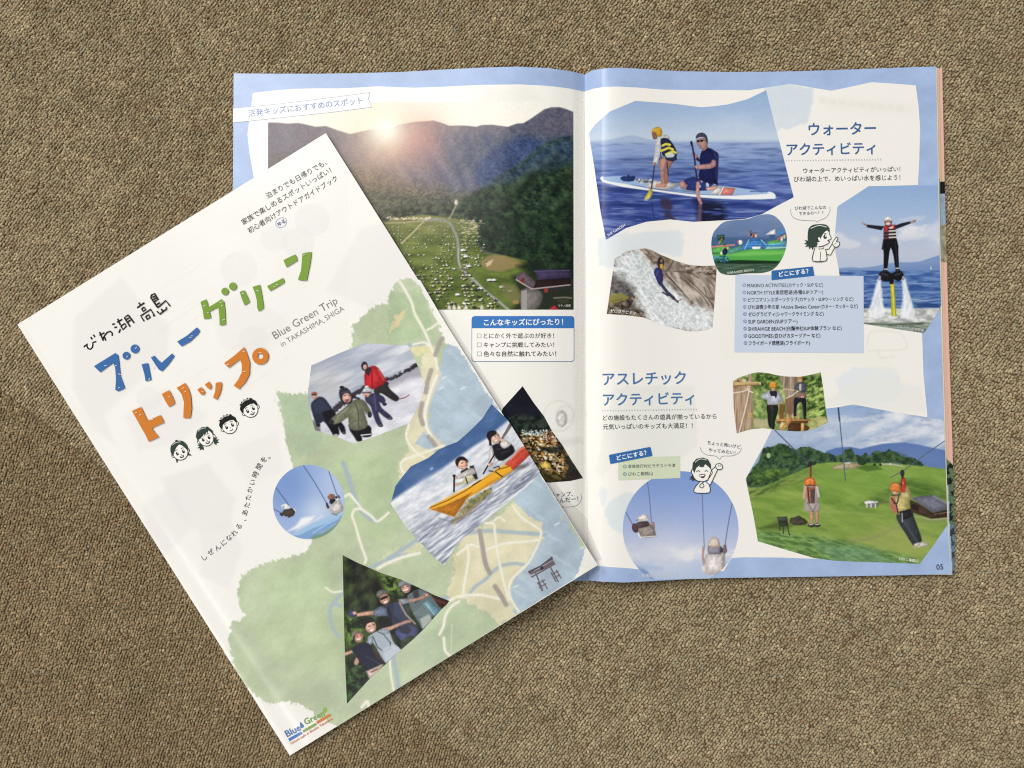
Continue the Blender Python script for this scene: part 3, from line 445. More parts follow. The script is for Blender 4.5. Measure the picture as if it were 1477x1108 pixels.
def art_snow():
    c = Cv(442, 493, 614, 641, R).fr(380, 380, 3.692); lx, ly = c.loc(); o = np.ones(lx.shape)
    t = np.clip((lx-230)/600-(ly-430)/1400+.2, 0, 1); c.mix(1-t*0, '#8f99b0'); c.mix(t, '#d3d6dc')
    n = c.noise(170, 30, -24, 3, 5); c.tex(o, n, '#8a93a8', '#e6e7ea', .5, 2.2); c.glow(330, 650, 120, '#e4dccf', .45)
    m = c.mask('225,790 300,775 370,770 470,710 560,672 660,635 760,590 840,560 870,640 860,980 225,980', 5); c.tex(m, c.noise(90, 40, -20, 7), '#c3c4d0', '#e9e8ec', 1, 2)
    c.poly('640,660 650,605 690,600 720,575 742,585 760,560 800,540 832,520 850,600 780,610 700,650', '#8d8894', .6, 12, 0, 3); c.poly('650,625 652,600 668,612 690,605 700,590 716,594 730,575 742,582 752,565 770,560 790,545 812,530 832,520 836,545 790,568 730,598 690,622', '#3c3641', 1, 4, 0, 4)
    c.poly('360,795 372,762 410,735 470,690 520,660 560,645 560,668 500,700 420,762 385,795', '#443e4a', 1, 5, 0, 4); c.poly('232,850 255,830 300,860 305,895 280,895', '#5b5a5c', .8, 6)
    c.line('310,900 420,880', 8, '#b9b8c6', .6); c.line('722,722 752,716 776,700', 5, '#8d4c4c')
    c.poly('252,760 262,735 295,710 325,718 350,750 378,790 400,830 432,870 438,905 424,908 412,880 385,850 404,905 380,922 366,905 345,870 318,842 292,862 278,852 264,810', '#262a3c', 1, 4, 2); c.poly('310,790 370,780 430,870 436,905 414,900 400,870 404,910 378,920 340,860', '#15151b', 1, 4, 1); c.poly('262,745 300,720 330,740 350,775 300,800 270,800', '#333a52', .8, 6)
    c.ell(272, 706, 15, 18, '#c59888'); c.poly('254,700 258,686 278,684 288,694 270,698', '#a8593c', 1, 3); c.ell(270, 700, 14, 4, '#2b2a30'); c.ell(388, 915, 14, 7, '#b9aeb4'); c.ell(428, 902, 10, 8, '#4c484e'); c.ell(292, 862, 12, 8, '#20202a')
    c.poly('590,660 650,636 672,668 702,695 722,716 712,734 690,730 650,705 620,690 612,720 594,700', '#312c2b', 1, 4, 2); c.poly('536,600 552,560 585,545 610,556 640,600 656,630 620,655 580,672 546,670', '#bf2a31', 1, 4, 2); c.line('575,570 580,665', 8, '#7b1a22', .8); c.line('610,565 640,620', 8, '#dc5550', .7); c.poly('540,580 560,552 578,560 560,600', '#2c2226', .9, 4); c.ell(550, 660, 12, 10, '#e7cfc8'); c.ell(655, 640, 12, 10, '#2a2528')
    c.poly('520,545 530,525 548,526 556,550 552,570 530,570', '#2d2329', 1, 3, 2); c.ell(541, 552, 11, 15, '#cfa08f')
    c.poly('540,712 560,695 600,692 640,710 650,735 636,748 618,740 630,770 660,795 684,818 668,832 640,815 612,792 622,830 634,858 616,868 598,845 582,800 570,760 548,740', '#3b3b5c', 1, 4, 2); c.line('590,700 600,780', 7, '#5a5a80', .7); c.ell(645, 750, 12, 9, '#2b2a3c'); c.ell(624, 864, 14, 8, '#54505c'); c.ell(676, 826, 13, 8, '#54505c')
    c.ell(550, 690, 22, 22, '#d8ab98'); c.poly('528,685 532,668 555,662 580,670 582,686 560,680 540,684', '#b6c4cd', 1, 3, 2); c.line('530,690 572,688', 7, '#3d4452'); c.ell(546, 705, 5, 4, '#8c4a44')
    c.poly('452,860 562,862 574,895 572,922 535,926 522,918 526,944 500,948 484,925', '#17151a', 1, 4, 2); c.poly('352,838 392,800 440,762 462,735 505,722 538,732 560,765 574,795 562,806 536,785 546,820 556,868 520,886 482,890 456,872 450,822 420,842 378,858', '#7f8069', 1, 4, 2)
    c.line('486,735 505,790 508,880', 6, '#4f5142'); c.line('395,815 450,770', 8, '#989a82', .7); c.line('520,750 548,800', 9, '#6b6c58', .8); c.line('460,845 540,835', 5, '#5b5d4b', .8); c.ell(360, 845, 16, 14, '#2d2c30'); c.ell(566, 806, 12, 16, '#2b2930')
    c.poly('402,690 412,665 432,660 456,672 474,702 512,716 508,726 478,718 470,742 440,750 414,735', '#302d3b', 1, 4, 2); c.ell(418, 660, 13, 8, '#26242e'); c.ell(444, 716, 24, 26, '#dfb2a2', -15); c.line('430,706 440,702', 4, '#4a342e'); c.line('452,702 462,704', 4, '#4a342e'); c.poly('434,726 456,722 450,738 440,738', '#8f4640', 1, 3); c.line('418,690 460,682', 9, '#474454')
    c.line('520,915 570,910', 6, '#d8d8dc'); c.grain(.06)
    return c, zf('255,543 400,480 470,452 540,425 650,431 770,437 800,500 832,570 860,645 850,700 815,780 780,850 700,880 600,920 480,960 380,920 275,890 250,800 235,700', 380, 380, 3.692)

def art_kayak():
    c = Cv(562, 581, 786, 817, R).fr(540, 560, 4.262); lx, ly = c.loc(); o = np.ones(lx.shape)
    d = (ly-700+.76*(lx-100)*1.0)  # distance below the far shore
    c.mix(o, '#d3d6dd'); n = c.noise(150, 22, -36, 5, 5); n2 = c.noise(60, 9, -36, 7, 4)
    bl = ly-(np.interp(lx, [90, 200, 300, 420, 520, 620, 700, 760, 830], [705, 625, 560, 490, 420, 350, 300, 250, 190]))
    c.tex(o, n*.5+c.noise(34, 16, -30, 15, 4)*.5, '#bcc2cd', '#f4f4f5', .9, 2.4)
    low = np.clip((bl-120)/300, 0, 1); c.tex(low, n2*.6+n*.4, '#5f687c', '#eeeef2', .9, 3.3)
    c.tex(np.clip((bl-330)/120, 0, 1)*np.clip((1000-lx)/500, 0, 1), c.noise(120, 13, -38, 9, 4), '#7b8498', '#e9ebf1', .8, 3)
    c.mix(np.clip(-bl/26+.5, 0, 1), '#42608f'); c.mix(np.clip(-bl/26+.5, 0, 1)*np.clip((c.noise(90, 40, -36, 3)-.45)*3, 0, 1)*.7, '#5b77a8'); c.ell(352, 495, 12, 8, '#8fb4e0', -30, .9, 4); c.glow(300, 560, 60, '#8c9dbd', .35)
    for P in ('740,560 790,520 850,490 920,480', '860,500 900,490 940,470', '560,760 620,720 700,640'): c.line(P, 16, '#4c4a48', .55, 10, 4)
    c.poly('470,830 520,770 560,710 640,650 720,610 700,660 640,700 580,740 540,780', '#5d6440', .9, 10, 2, 8, (20, 3, '#a58f4a')); c.poly('480,830 560,770 640,710 620,730 540,800', '#b87a3c', .7, 10); c.line('400,800 470,820 540,790', 10, '#6e7280', .6, 6)
    c.poly('335,742 352,722 420,690 520,640 610,590 700,530 760,490 830,458 852,500 790,545 700,595 640,635 570,680 530,735 492,792 430,770', '#e9aa2f', 1, 4); c.poly('350,745 430,722 540,672 600,640 560,690 528,738 492,790 420,768', '#c97f27', 1, 5); c.poly('560,680 700,580 852,500 848,512 700,605 600,660', '#c98a2a', .8, 5)
    c.poly('812,474 800,460 840,430 880,385 910,360 940,358 962,378 966,400 940,425 900,462 852,502 836,480', '#d9523f', 1, 4, 2); c.line('835,440 905,372 942,366', 10, '#ef8a74', .8, None, 4); c.line('850,495 930,430', 8, '#a8342c', .6)
    c.line('342,735 450,690 560,630 650,570 760,500 830,480', 6, '#6b4a18', .9); c.line('705,508 745,515 788,545', 7, '#2a2218'); c.line('735,490 765,480 770,492', 6, '#2a2218'); c.line('595,602 650,568', 6, '#3a2c18'); c.line('430,680 600,596', 5, '#f6cf70', .9); c.line('660,560 740,512', 5, '#f6d27a', .9)
    c.poly('532,520 590,490 620,520 636,560 610,570 560,592 540,590 500,600 498,584 545,570', '#dcd6ae', 1, 4, 2); c.poly('585,480 610,474 625,515 636,556 620,560 600,530', '#292830', 1, 4); c.line('560,545 572,585', 8, '#2a2a2e'); c.poly('500,545 525,530 590,492 618,498 622,525 575,540 520,558', '#cfcac9', 1, 4, 2); c.line('535,515 570,495', 12, '#25252c'); c.ell(502, 550, 10, 9, '#d9a98f'); c.ell(505, 593, 10, 9, '#d9a98f'); c.line('530,575 545,560', 9, '#efefe8')
    c.line('491,540 489,635', 11, '#22222a'); c.ell(490, 538, 10, 8, '#22222a'); c.line('493,480 500,520', 5, '#c9ccd4')
    c.ell(540, 465, 35, 37, '#e6b89e', -20); c.poly('498,462 500,440 520,422 545,420 566,434 578,452 560,448 535,442 518,458 512,485', '#261f22', 1, 3, 2); c.line('535,462 545,458', 5, '#3a2824'); c.line('562,456 570,456', 5, '#3a2824'); c.poly('538,480 552,482 566,472 560,488 546,490', '#fdf3ee', 1, 3); c.line('536,479 552,482 567,471', 4, '#9a4d42'); c.ell(530, 478, 6, 4, '#e39a88')
    c.poly('712,365 740,345 765,340 790,350 840,342 864,388 830,420 790,445 760,442 735,410', '#1e1c22', 1, 4, 2); c.poly('772,335 800,315 832,335 838,350 800,372 778,358', '#e3dbda', 1, 4, 2); c.poly('708,372 722,355 735,400 742,440 720,470 700,468 705,420', '#ddd6d6', 1, 4, 2); c.line('745,380 775,372', 6, '#3a383e'); c.line('780,400 830,385', 5, '#3c3a40')
    c.poly('790,455 850,420 870,395 840,430 800,470 760,470', '#c9c0c0', .8, 5)
    c.poly('690,300 694,275 718,260 748,264 760,290 740,300 718,320 722,350 706,352 704,325', '#221c20', 1, 3, 2); c.ell(744, 305, 30, 36, '#e4b8a2', -18); c.poly('700,290 715,270 745,266 752,282 722,300 712,325', '#2a2226', 1, 3); c.poly('736,322 764,308 758,326 744,332', '#fff3ef', 1, 3); c.line('738,298 746,294', 4, '#402c28'); c.line('756,290 762,288', 4, '#402c28')
    c.line('838,215 780,318 730,420 670,525', 9, '#26262c'); c.poly('842,205 850,225 812,285 785,322 790,290', '#877d76', 1, 4); c.ell(780, 318, 12, 10, '#dcae98'); c.ell(712, 468, 18, 9, '#dcae98', -15)
    c.grain(.05)
    return c, zf('100,710 115,655 130,600 175,540 225,480 330,430 400,375 450,352 510,330 560,288 600,250 640,210 665,185 690,145 720,98 770,147 815,190 832,214 920,355 1018,515 1002,545 900,640 800,720 700,800 600,880 540,928 500,970 470,1020 430,1087 380,1050 340,1010 270,935 200,860 150,785', 540, 560, 4.262)

def art_forest():
    c = Cv(492, 799, 651, 1017, R).fr(470, 780, 4.43); lx, ly = c.loc(); o = np.ones(lx.shape)
    c.tex(o, c.noise(70, 110, 25, 3, 5), '#070b07', '#3f4d29', 1, 3.2); c.tex(c.mask('330,200 470,240 480,340 380,330', 24), c.noise(26, 26, 0, 4, 4), '#16240f', '#84a348', .85, 3.6); c.tex(c.mask('120,480 240,500 240,640 150,660 118,600', 20), c.noise(30, 26, 0, 6, 5), '#0d1c09', '#6f963e', .9, 3.6); c.tex(c.mask('120,800 230,780 280,880 140,1040', 20), c.noise(26, 26, 0, 8, 5), '#070e07', '#3f6030', .9, 3.6)
    c.line('200,150 330,440', 26, '#3a3526', .5, 14); c.line('290,190 380,330', 16, '#4a4430', .4, 10)
    c.poly('640,345 690,350 790,385 740,437 700,470 660,420', '#43261f', 1, 5); c.line('660,360 760,400', 12, '#6b3a2c', .7)
    # woman in the grey hat
    c.poly('520,350 560,325 600,308 650,330 690,372 720,420 738,438 680,490 620,565 598,530 560,470 530,400', '#5d6b6e', 1, 4, 2)
    for q in range(7): c.line([[560+q*14, 470+q*4], [640+q*15, 400+q*6]], 5, '#98a7a3', .55)
    c.poly('615,400 650,380 700,430 735,440 700,485 660,450', '#79a6b8', .95, 5); c.line('640,400 690,470', 7, '#a9cbd6', .8); c.line('675,395 725,445', 6, '#3f6f86', .8); c.poly('555,330 590,312 600,380 570,400', '#2c3038', .9, 5); c.poly('600,500 660,470 680,510 620,565', '#b9bdb4', .8, 6); c.poly('610,330 650,335 660,345 620,352', '#77808c', 1, 4)
    c.ell(512, 303, 30, 32, '#c9978a', -10); c.poly('460,292 466,262 494,250 526,258 548,278 540,292 505,278 478,298', '#83868c', 1, 4, 2); c.line('466,298 505,280 545,290', 6, '#5a5d64'); c.line('496,318 522,312', 7, '#f5e6e0'); c.line('490,298 500,296', 4, '#3d2a28'); c.line('516,292 526,292', 4, '#3d2a28')
    # man with sunglasses
    c.poly('298,452 330,425 372,410 430,395 470,385 500,395 520,450 536,500 560,560 500,600 460,590 430,540 395,482 312,482', '#2d3145', 1, 4, 2); c.poly('298,450 350,420 388,432 395,482 312,484', '#6f7a92', 1, 5, 1); c.poly('432,400 465,388 490,440 470,500 430,470', '#3d4660', .8, 6); c.line('470,395 510,470 570,530', 12, '#9b8f85', .9); c.line('395,430 420,500', 12, '#1b1c28')
    c.poly('440,575 500,560 560,540 590,575 570,612 530,610 486,640 462,620', '#46507a', 1, 4, 2); c.poly('470,560 520,540 550,575 520,600 480,590', '#1d2030', .9, 5)
    c.poly('192,466 250,452 302,446 310,474 250,480 200,486', '#d3a38b', 1, 4, 1); c.poly('146,455 165,438 190,452 196,478 165,490 148,478', '#3d4470', 1, 4, 2); c.ell(184, 462, 14, 12, '#d8a890')
    c.poly('460,376 520,376 580,366 636,344 650,352 640,364 590,384 530,398 480,404', '#cc9c88', 1, 4, 1); c.poly('466,372 520,368 540,396 490,408', '#8e93a0', 1, 4); c.ell(645, 348, 14, 12, '#c9937c')
    c.ell(376, 372, 34, 36, '#c08d76', -20); c.poly('322,350 330,325 358,312 388,320 396,336 362,340 340,366', '#74726c', 1, 4, 2); c.poly('340,372 370,356 398,350 394,364 370,374 352,382', '#16141a', 1, 3); c.poly('368,392 398,378 392,394 376,400', '#fbf0ea', 1, 3)
    # boy in front
    c.poly('268,622 292,598 338,572 380,560 402,572 420,620 440,660 482,698 440,735 384,782 352,742 328,692 300,650', '#a6b1bc', 1, 4, 2); c.line('300,610 330,680 372,710 410,690 414,650', 7, '#3f4653', .9); c.line('330,580 370,600 410,650', 7, '#4d5462', .9); c.poly('360,700 430,660 482,698 384,782', '#c3cbd4', .8, 8)
    c.poly('352,562 400,550 460,528 520,506 546,504 544,522 500,532 450,555 402,580', '#d8aa94', 1, 4, 1); c.poly('262,640 292,640 282,690 236,740 202,794 180,786 190,752 226,715', '#d6a78f', 1, 4, 2); c.poly('268,622 300,610 300,655 266,668', '#9aa6b4', 1, 4); c.poly('345,570 395,560 410,590 370,600', '#98a4b2', 1, 4)
    c.ell(286, 548, 36, 42, '#dcae98', -18); c.poly('234,530 240,504 268,488 300,496 316,516 294,520 262,532 252,560 240,552', '#221c1c', 1, 3, 2); c.line('272,548 284,544', 5, '#3a2824'); c.line('300,538 310,536', 5, '#3a2824'); c.poly('282,572 304,562 300,576 288,580', '#ffffff', .9, 3)
    # girl at the left
    c.poly('166,694 200,670 250,650 290,670 310,720 372,772 330,800 262,832 226,792 190,730', '#1d2038', 1, 4, 2); c.poly('300,690 340,720 372,770 320,760', '#3a2a2c', .8, 6); c.line('260,740 350,790', 9, '#2f3350'); c.poly('114,716 165,698 176,716 120,738', '#d6a690', 1, 4); c.poly('258,834 320,806 352,790 372,790 340,830 280,888', '#e0c6bf', 1, 5, 1); c.line('290,840 330,820', 9, '#8d5a4c')
    c.ell(208, 615, 30, 34, '#c99580', -10); c.poly('162,610 168,585 192,570 222,578 232,592 200,596 180,624', '#8b7866', 1, 4, 2); c.poly('176,615 186,600 182,650 172,640', '#241a1a', 1, 3); c.line('200,632 220,626', 6, '#fff3ee'); c.line('196,612 206,608', 4, '#38241f'); c.line('218,604 226,603', 4, '#38241f')
    c.grain(.07)
    return c, zf('107,92 200,140 350,205 460,242 480,248 560,285 640,322 700,350 790,385 770,410 740,437 620,570 560,628 480,697 390,782 330,836 275,888 135,1042 125,830 118,600', 470, 780, 4.43)

def art_sky():
    c = Cv(391, 669, 498, 780, R).fr(370, 650, 7.388); lx, ly = c.loc()
    c.mix(np.ones(lx.shape), '#a9bcdf'); c.glow(330, 330, 420, '#7593c9', .9); c.glow(850, 350, 240, '#b7c7e4', .7); c.glow(640, 650, 150, '#d7dfeb', .6)
    c.poly('330,860 420,800 480,720 570,705 620,700 560,770 440,830', '#eef0f0', .95, 14, 2, 2); c.poly('380,890 560,790 720,730 930,640 940,700 700,810 420,930', '#9fc0df', .95, 8); c.poly('380,905 460,900 600,830 760,770 920,690 900,740 740,850 560,940 450,940', '#7ba0cc', .95, 8); c.poly('560,930 640,890 700,880 840,790 900,720 880,790 760,900 620,950', '#71907f', .9, 8); c.line('600,880 720,800 880,720', 8, '#c8d9ea', .8, 5); c.line('420,860 560,780 700,700', 12, '#e4e8ec', .6, 8)
    for P in ('200,385 345,582', '180,622 275,672', '500,160 620,340 745,556', '762,200 855,468'): c.line(P, 8, '#45537c')
    c.poly('272,662 300,630 370,610 412,650 385,700 330,715 300,692', '#453c38', 1, 5, 2, 2); c.ell(268, 682, 22, 16, '#3a3640', 30); c.poly('258,600 280,572 320,566 352,592 366,612 330,625 290,622', '#f2f1ec', 1, 4, 2); c.ell(285, 602, 22, 14, '#9fb0ae', -40, .9, 5); c.line('395,620 418,648', 8, '#f2f2f0'); c.ell(325, 708, 10, 8, '#b0a49c')
    c.poly('770,620 800,570 880,520 905,560 925,610 900,650 850,685 800,660', '#d3cdca', 1, 6, 2); c.line('830,690 920,640', 8, '#7c97a8', .7); c.line('800,670 860,690', 10, '#5d7568', .8); c.poly('738,560 756,555 778,610 760,622 742,590', '#3b3440', 1, 4); c.poly('856,470 880,478 894,505 878,512', '#5a4852', 1, 4); c.poly('780,520 835,510 842,535 800,572 778,560', '#231d22', 1, 5); c.ell(850, 498, 14, 12, '#231d22')
    c.poly('756,495 766,468 800,456 828,470 834,500 800,522 770,520', '#8d6656', 1, 4, 2); c.line('760,480 790,458 820,462', 7, '#d9d0ca', .9); c.ell(862, 525, 10, 10, '#f0eeee')
    t = np.linspace(0, 2*math.pi, 70, endpoint=False)
    return c, np.stack([555+382*np.cos(t), 549+397*np.sin(t)], 1)/7.388+[370, 650]
# ---------------------------------------------------------------- page grounds and the painted map
PW = '#f0eee8'
def ghost_cover(c):
    """faint show-through of the next sheet"""
    c.fr(0, 0, 1)
    for P, a in (('108,458 175,400 200,432 245,470 240,520 190,560 150,600 165,640 135,620 105,560', .55), ('520,330 575,312 640,440 600,430 560,460 500,430 470,420', .45), ('232,690 300,668 340,720 330,760 290,770 255,740', .6), ('205,730 250,700 280,760 240,800 215,780', .5), ('290,770 330,750 350,790 330,850 290,830', .5), ('330,650 400,620 410,680 360,700', .35), ('300,440 360,420 420,470 380,520 320,500', .3), ('180,600 240,560 300,600 260,640 200,650', .4)):
        c.poly(P, '#e3e0dd', a, 4)
    for x, y, r in ((345, 388, 27), (450, 318, 26), (395, 345, 20), (366, 490, 22), (215, 575, 18), (430, 350, 24)): c.ell(x, y, r, r*.92, '#e2e1df', 0, .42, None)
    n = fbm((c.X*.85-c.Y*.53)/26, (c.X*.53+c.Y*.85)/3.6, 44, 2); band = np.zeros(c.X.shape)
    for P in ('195,440 330,350 345,372 215,462', '215,470 300,415 320,440 240,495', '250,540 400,450 420,470 270,565', '300,560 420,490 440,515 320,590'): band = np.maximum(band, c.mask(P, 5))
    c.mix(band*np.clip((n-.5)*3, 0, 1)*.2, '#dcd9d5'); c.mix(np.clip((fbm(c.X/60, c.Y/60, 46, 3)-.5)*2, 0, 1)*.3, '#e9e6e0')
def cover_ground():
    c = Cv(18, 186, 870, 1098, .6, PW); ghost_cover(c); return c
def art_map():
    c = Cv(322, 394, 870, 1064, 1.0, PW); ghost_cover(c); c.fr(0, 0, 1)
    G, Y, B, RD, RV = '#b8c4a4', '#dbd5b5', '#aebfcc', '#ebe9d8', '#a3b4c0'
    lx, ly = c.loc(); n = c.noise(40, 26, -35, 3, 5); n2 = c.noise(5, 3, 60, 5, 3)
    cov = [(470, 192), (862, 815), (418, 1090), (25, 468)]
    def area(P, col, edge=5, a=1, k=.10):
        P = pts(P); d = segdist(c.X, c.Y, P); d = np.where(inside(c.X, c.Y, P), d, -d)+(n2-.5)*edge*2.4
        m = np.clip(d/2.0+.5, 0, 1)[..., None]*a; v = hx(col)*(1+(n-.5)*k*2)[..., None]; c.im += m*(v-c.im)
    area('575,404 590,402 604,411 615,433 625,448 632,466 640,492 650,500 880,830 870,840 500,1075 487,1051 478,1046 449,1026 435,1017 417,1012 399,1015 380,1012 350,985 338,963 330,925 334,900 353,889 345,868 341,850 350,830 368,818 389,811 410,805 440,797 450,782 452,740 440,705 423,672 415,650 410,624 404,586 399,566 421,568 442,567 470,560 500,520 507,499 510,488 507,472 521,458 540,442 559,437 564,421', G, 4.2)
    for P, q in (('360,900 420,880 520,870 600,900 560,960 470,970 390,950', '#b9c7a0'), ('480,660 560,650 600,720 560,790 500,760', '#b4c59c'), ('400,570 450,575 470,640 430,660', '#adc0a0'), ('600,900 680,870 700,930 620,970', '#b3c3a2'), ('380,830 470,800 480,870 400,890', '#b7c8a0'), ('560,420 610,420 625,480 560,500', '#aabd98')): area(P, q, 8, .8)
    area('612,500 632,500 632,540 618,560 612,600 622,640 650,650 640,680 596,705 574,690 577,668 590,650 585,620 600,590 606,540', Y, 5)
    area('588,500 618,495 620,508 600,514', '#d9d0a4', 4); area('571,455 585,447 584,455 572,474 562,478', '#dccfa0', 3, .9)
    area('700,760 744,722 765,742 785,752 792,768 786,778 776,784 768,806 758,820 742,836 736,852 738,868 748,886 720,900 700,880 660,862 640,868 662,800 662,780 640,785 650,770', Y, 5)
    area('655,800 668,790 672,800 664,840 655,868 645,865 655,840', '#d7d0ab', 4)
    area('560,795 590,785 640,770 650,780 610,790 570,815 545,810', Y, 6, .6)
    area('640,500 660,500 870,826 838,829 836,822 842,800 846,778 838,760 600,640 640,575 624,562 634,535', B, 3)
    lake = '646,497 655,500 870,838 845,850 744,885 737,866 735,852 742,834 758,818 765,804 775,782 786,776 782,755 761,743 742,722 640,640 620,612 619,590 624,563 640,536 644,515'
    area(lake, B, 5, 1, .13)
    w = c.noise(30, 8, 30, 17, 4); c.mix(c.mask(lake, 4)*np.clip((w-.56)*6, 0, 1)*.45, '#c6d3dc')
    for u, v in ((803, 756), (640, 545), (636, 560), (744, 846), (720, 590), (840, 790), (668, 560)): c.ell(u, v, 5, 1.6, '#dbe4ea', -25, .7, None)
    area('846,776 870,820 870,840 826,838 834,826 840,806 844,790', PW, 2)
    # water courses
    for P, wd in (('560,806 585,790 606,778 640,774 700,766 740,768 786,771', 6), ('676,858 686,846 700,836 712,824 724,816 742,813 756,815', 5), ('586,800 570,804 548,812 520,830 480,870', 5), ('645,862 620,870 600,884 575,905', 6), ('495,668 503,690 508,706 517,730 530,745 545,752', 7), ('590,498 605,496 620,494', 6), ('492,874 480,872 476,884 480,905 488,918', 5), ('566,924 568,950 574,985 572,1000', 6)): c.line(P, wd, RV, .85, 1.5, 5)
    # roads, pale
    def road(P, wd=4, col=RD, a=.95):
        c.line(P, wd+2, '#d9d2b8', .25, 2, 5); c.line(P, wd*.85, col, a, .9, 5)
    road('577,407 585,420 594,437 598,452 608,470 615,484 622,502 628,518 632,540', 4.5); road('616,476 624,472 632,466', 3.5)
    c.line('632,540 626,556 616,580 612,600 616,620 626,634 642,650', 9, '#ddd3bd', .9, 2, 5); c.line('630,542 622,562 614,590 614,612 622,630', 4, '#efece0', .95, 1, 5)
    for P in ('638,488 632,500 628,512', '622,534 617,550 614,566', '609,582 606,598 610,612', '618,630 626,640 632,650'): c.line(P, 6.5, '#a19a92', .85, 1.2, 4)
    road('590,603 589,615 586,628 590,640 600,652 612,660'); road('640,643 620,650 600,657 584,663 578,670 582,682 590,690'); road('596,497 612,494 620,500', 4)
    road('712,752 720,746 728,752', 3); road('740,730 752,746 768,757 780,766 778,780 770,798 762,812 750,824 738,836 734,850 738,866 748,882')
    road('700,755 712,756 714,770 718,800 722,820 728,845 734,865', 4); road('694,768 690,772 692,785 696,795 706,791 730,784 760,781 776,779', 4.5)
    road('660,800 672,790 680,786 692,790', 4); road('673,786 676,800 674,820 670,840 668,858', 4); road('640,872 660,861 690,858 712,862 730,866', 4.5); road('662,868 650,876 642,890 640,902 634,915', 4.5)
    road('646,1066 652,900', .1); road('498,716 504,713 512,722 520,732 526,738', 4.5); road('560,740 545,752 536,745 522,735 512,735 508,744 512,756 516,770 522,790 528,806 526,812', 4.2)
    road('545,820 560,812 580,804 605,798', 5); road('470,848 480,854 493,853', 3); road('562,952 564,975 568,996', 3.5); road('640,920 642,938 648,945', 4)
    road('522,1020 530,1012 532,1024', 5)
    for P in ('692,766 696,790 700,812 706,826', '714,846 722,858 730,872'): c.line(P, 7, '#a0968f', .9, 1.3, 4)
    c.im *= (1+.05*(fbm(c.X/2.2, c.Y/2.2, 8, 2)-.5))[..., None]
    poly = np.array([[575, 398], [606, 404], [640, 462], [643, 468], [861, 814.5], [487, 1047.5], [425, 1024], [398, 1022], [369, 1011.5], [322.5, 940], [324, 905], [342, 890], [334, 860], [336, 838], [360, 812], [436, 790], [444, 770], [436, 705], [410, 650], [392, 562], [460, 556], [496, 510], [500, 468], [536, 436], [556, 428]])
    return c, poly
def panel_left():
    c = Cv(352, 118, 852, 846, .62, '#f3f1ea').fr(0, 0, 1)
    for P, a in (('690,146 706,128 760,124 785,146 700,150', .6), ('700,480 840,470 846,600 760,640 700,560', .3), ('560,455 660,450 690,500 620,520', .4)): c.poly(P, '#e9e7df', a, 6)
    for x, y, r in ((806, 600, 22), (815, 598, 12)): c.line(np.stack([x+r*np.cos(np.linspace(0, 6.28, 24)), y+r*np.sin(np.linspace(0, 6.28, 24))], 1), 2, '#dfdcd4', .7)
    c.ell(810, 604, 8, 12, '#e0ddd6'); c.poly('806,634 838,630 840,640 808,644', '#e4e1d9', .7, 3)
    return c
def panel_right():
    c = Cv(840, 116, 1344, 824, .62, '#f3f0e9').fr(0, 0, 1); n = c.noise(30, 24, 20, 3, 4)
    def wash(P, col, a):
        d = segdist(c.X, c.Y, pts(P)); d = np.where(inside(c.X, c.Y, pts(P)), d, -d)+(c.noise(7, 7, 0, 7, 3)-.5)*7
        c.mix(np.clip(d/3+.5, 0, 1)*a*(.75+.5*n), col)
    wash('1100,124 1140,120 1173,128 1172,150 1166,176 1140,184 1122,188 1108,150', '#d2dce5', .85)
    wash('862,345 880,338 980,332 986,340 984,372 960,366 930,360 900,364 885,386 864,384', '#d8e1e6', .7)
    wash('886,558 1000,556 1008,640 985,660 890,664 868,690 858,680', '#e9e9e2', .8); wash('868,700 876,712 872,732 862,716', '#dfe6ea', .7)
    t = np.linspace(0, 6.28, 24); wash(np.stack([905+32*np.cos(t), 740+29*np.sin(t)], 1), '#d8e3e5', .8); wash('1206,548 1230,530 1290,528 1302,560 1290,580 1240,582 1214,575', '#e0e7ea', .7)
    wash('1150,600 1260,540 1330,560 1336,596 1200,584', '#eaeae4', .7); wash('1040,440 1240,470 1300,540 1200,520 1040,520', '#efede4', .6)
    for P in ('1250,500 1256,480 1280,478 1300,482 1308,500 1296,505 1252,506', '1268,504 1270,516 1290,514'): c.line(P, 2, '#e2dfd6', .7, None, 4)
    c.poly('1180,140 1320,150 1318,166 1200,158', '#ece9e1', .5, 6)
    for i in range(9): c.poly([[1182+i*14, 141+i*1.4], [1192+i*14, 142+i*1.4], [1192+i*14, 150+i*1.4], [1182+i*14, 149+i*1.4]], '#e6e3da', .5, 2)
    return c
def blue_ground(x, y):
    n = fbm(x/34, y/22, 5, 4); n2 = fbm(x/6, y/6, 7, 3)
    g = (np.abs(x-np.interp(y, [107, 300, 560, 837], [843.2, 844.5, 846, 849])) < 8) & (y > 132.6) & (y < 815.6)
    c = np.where(g[:, None], hx('#f3f1ea'), hx('#a5bade'))*(1+(n-.5)*.12+(n2-.5)*.04)[:, None]
    return c
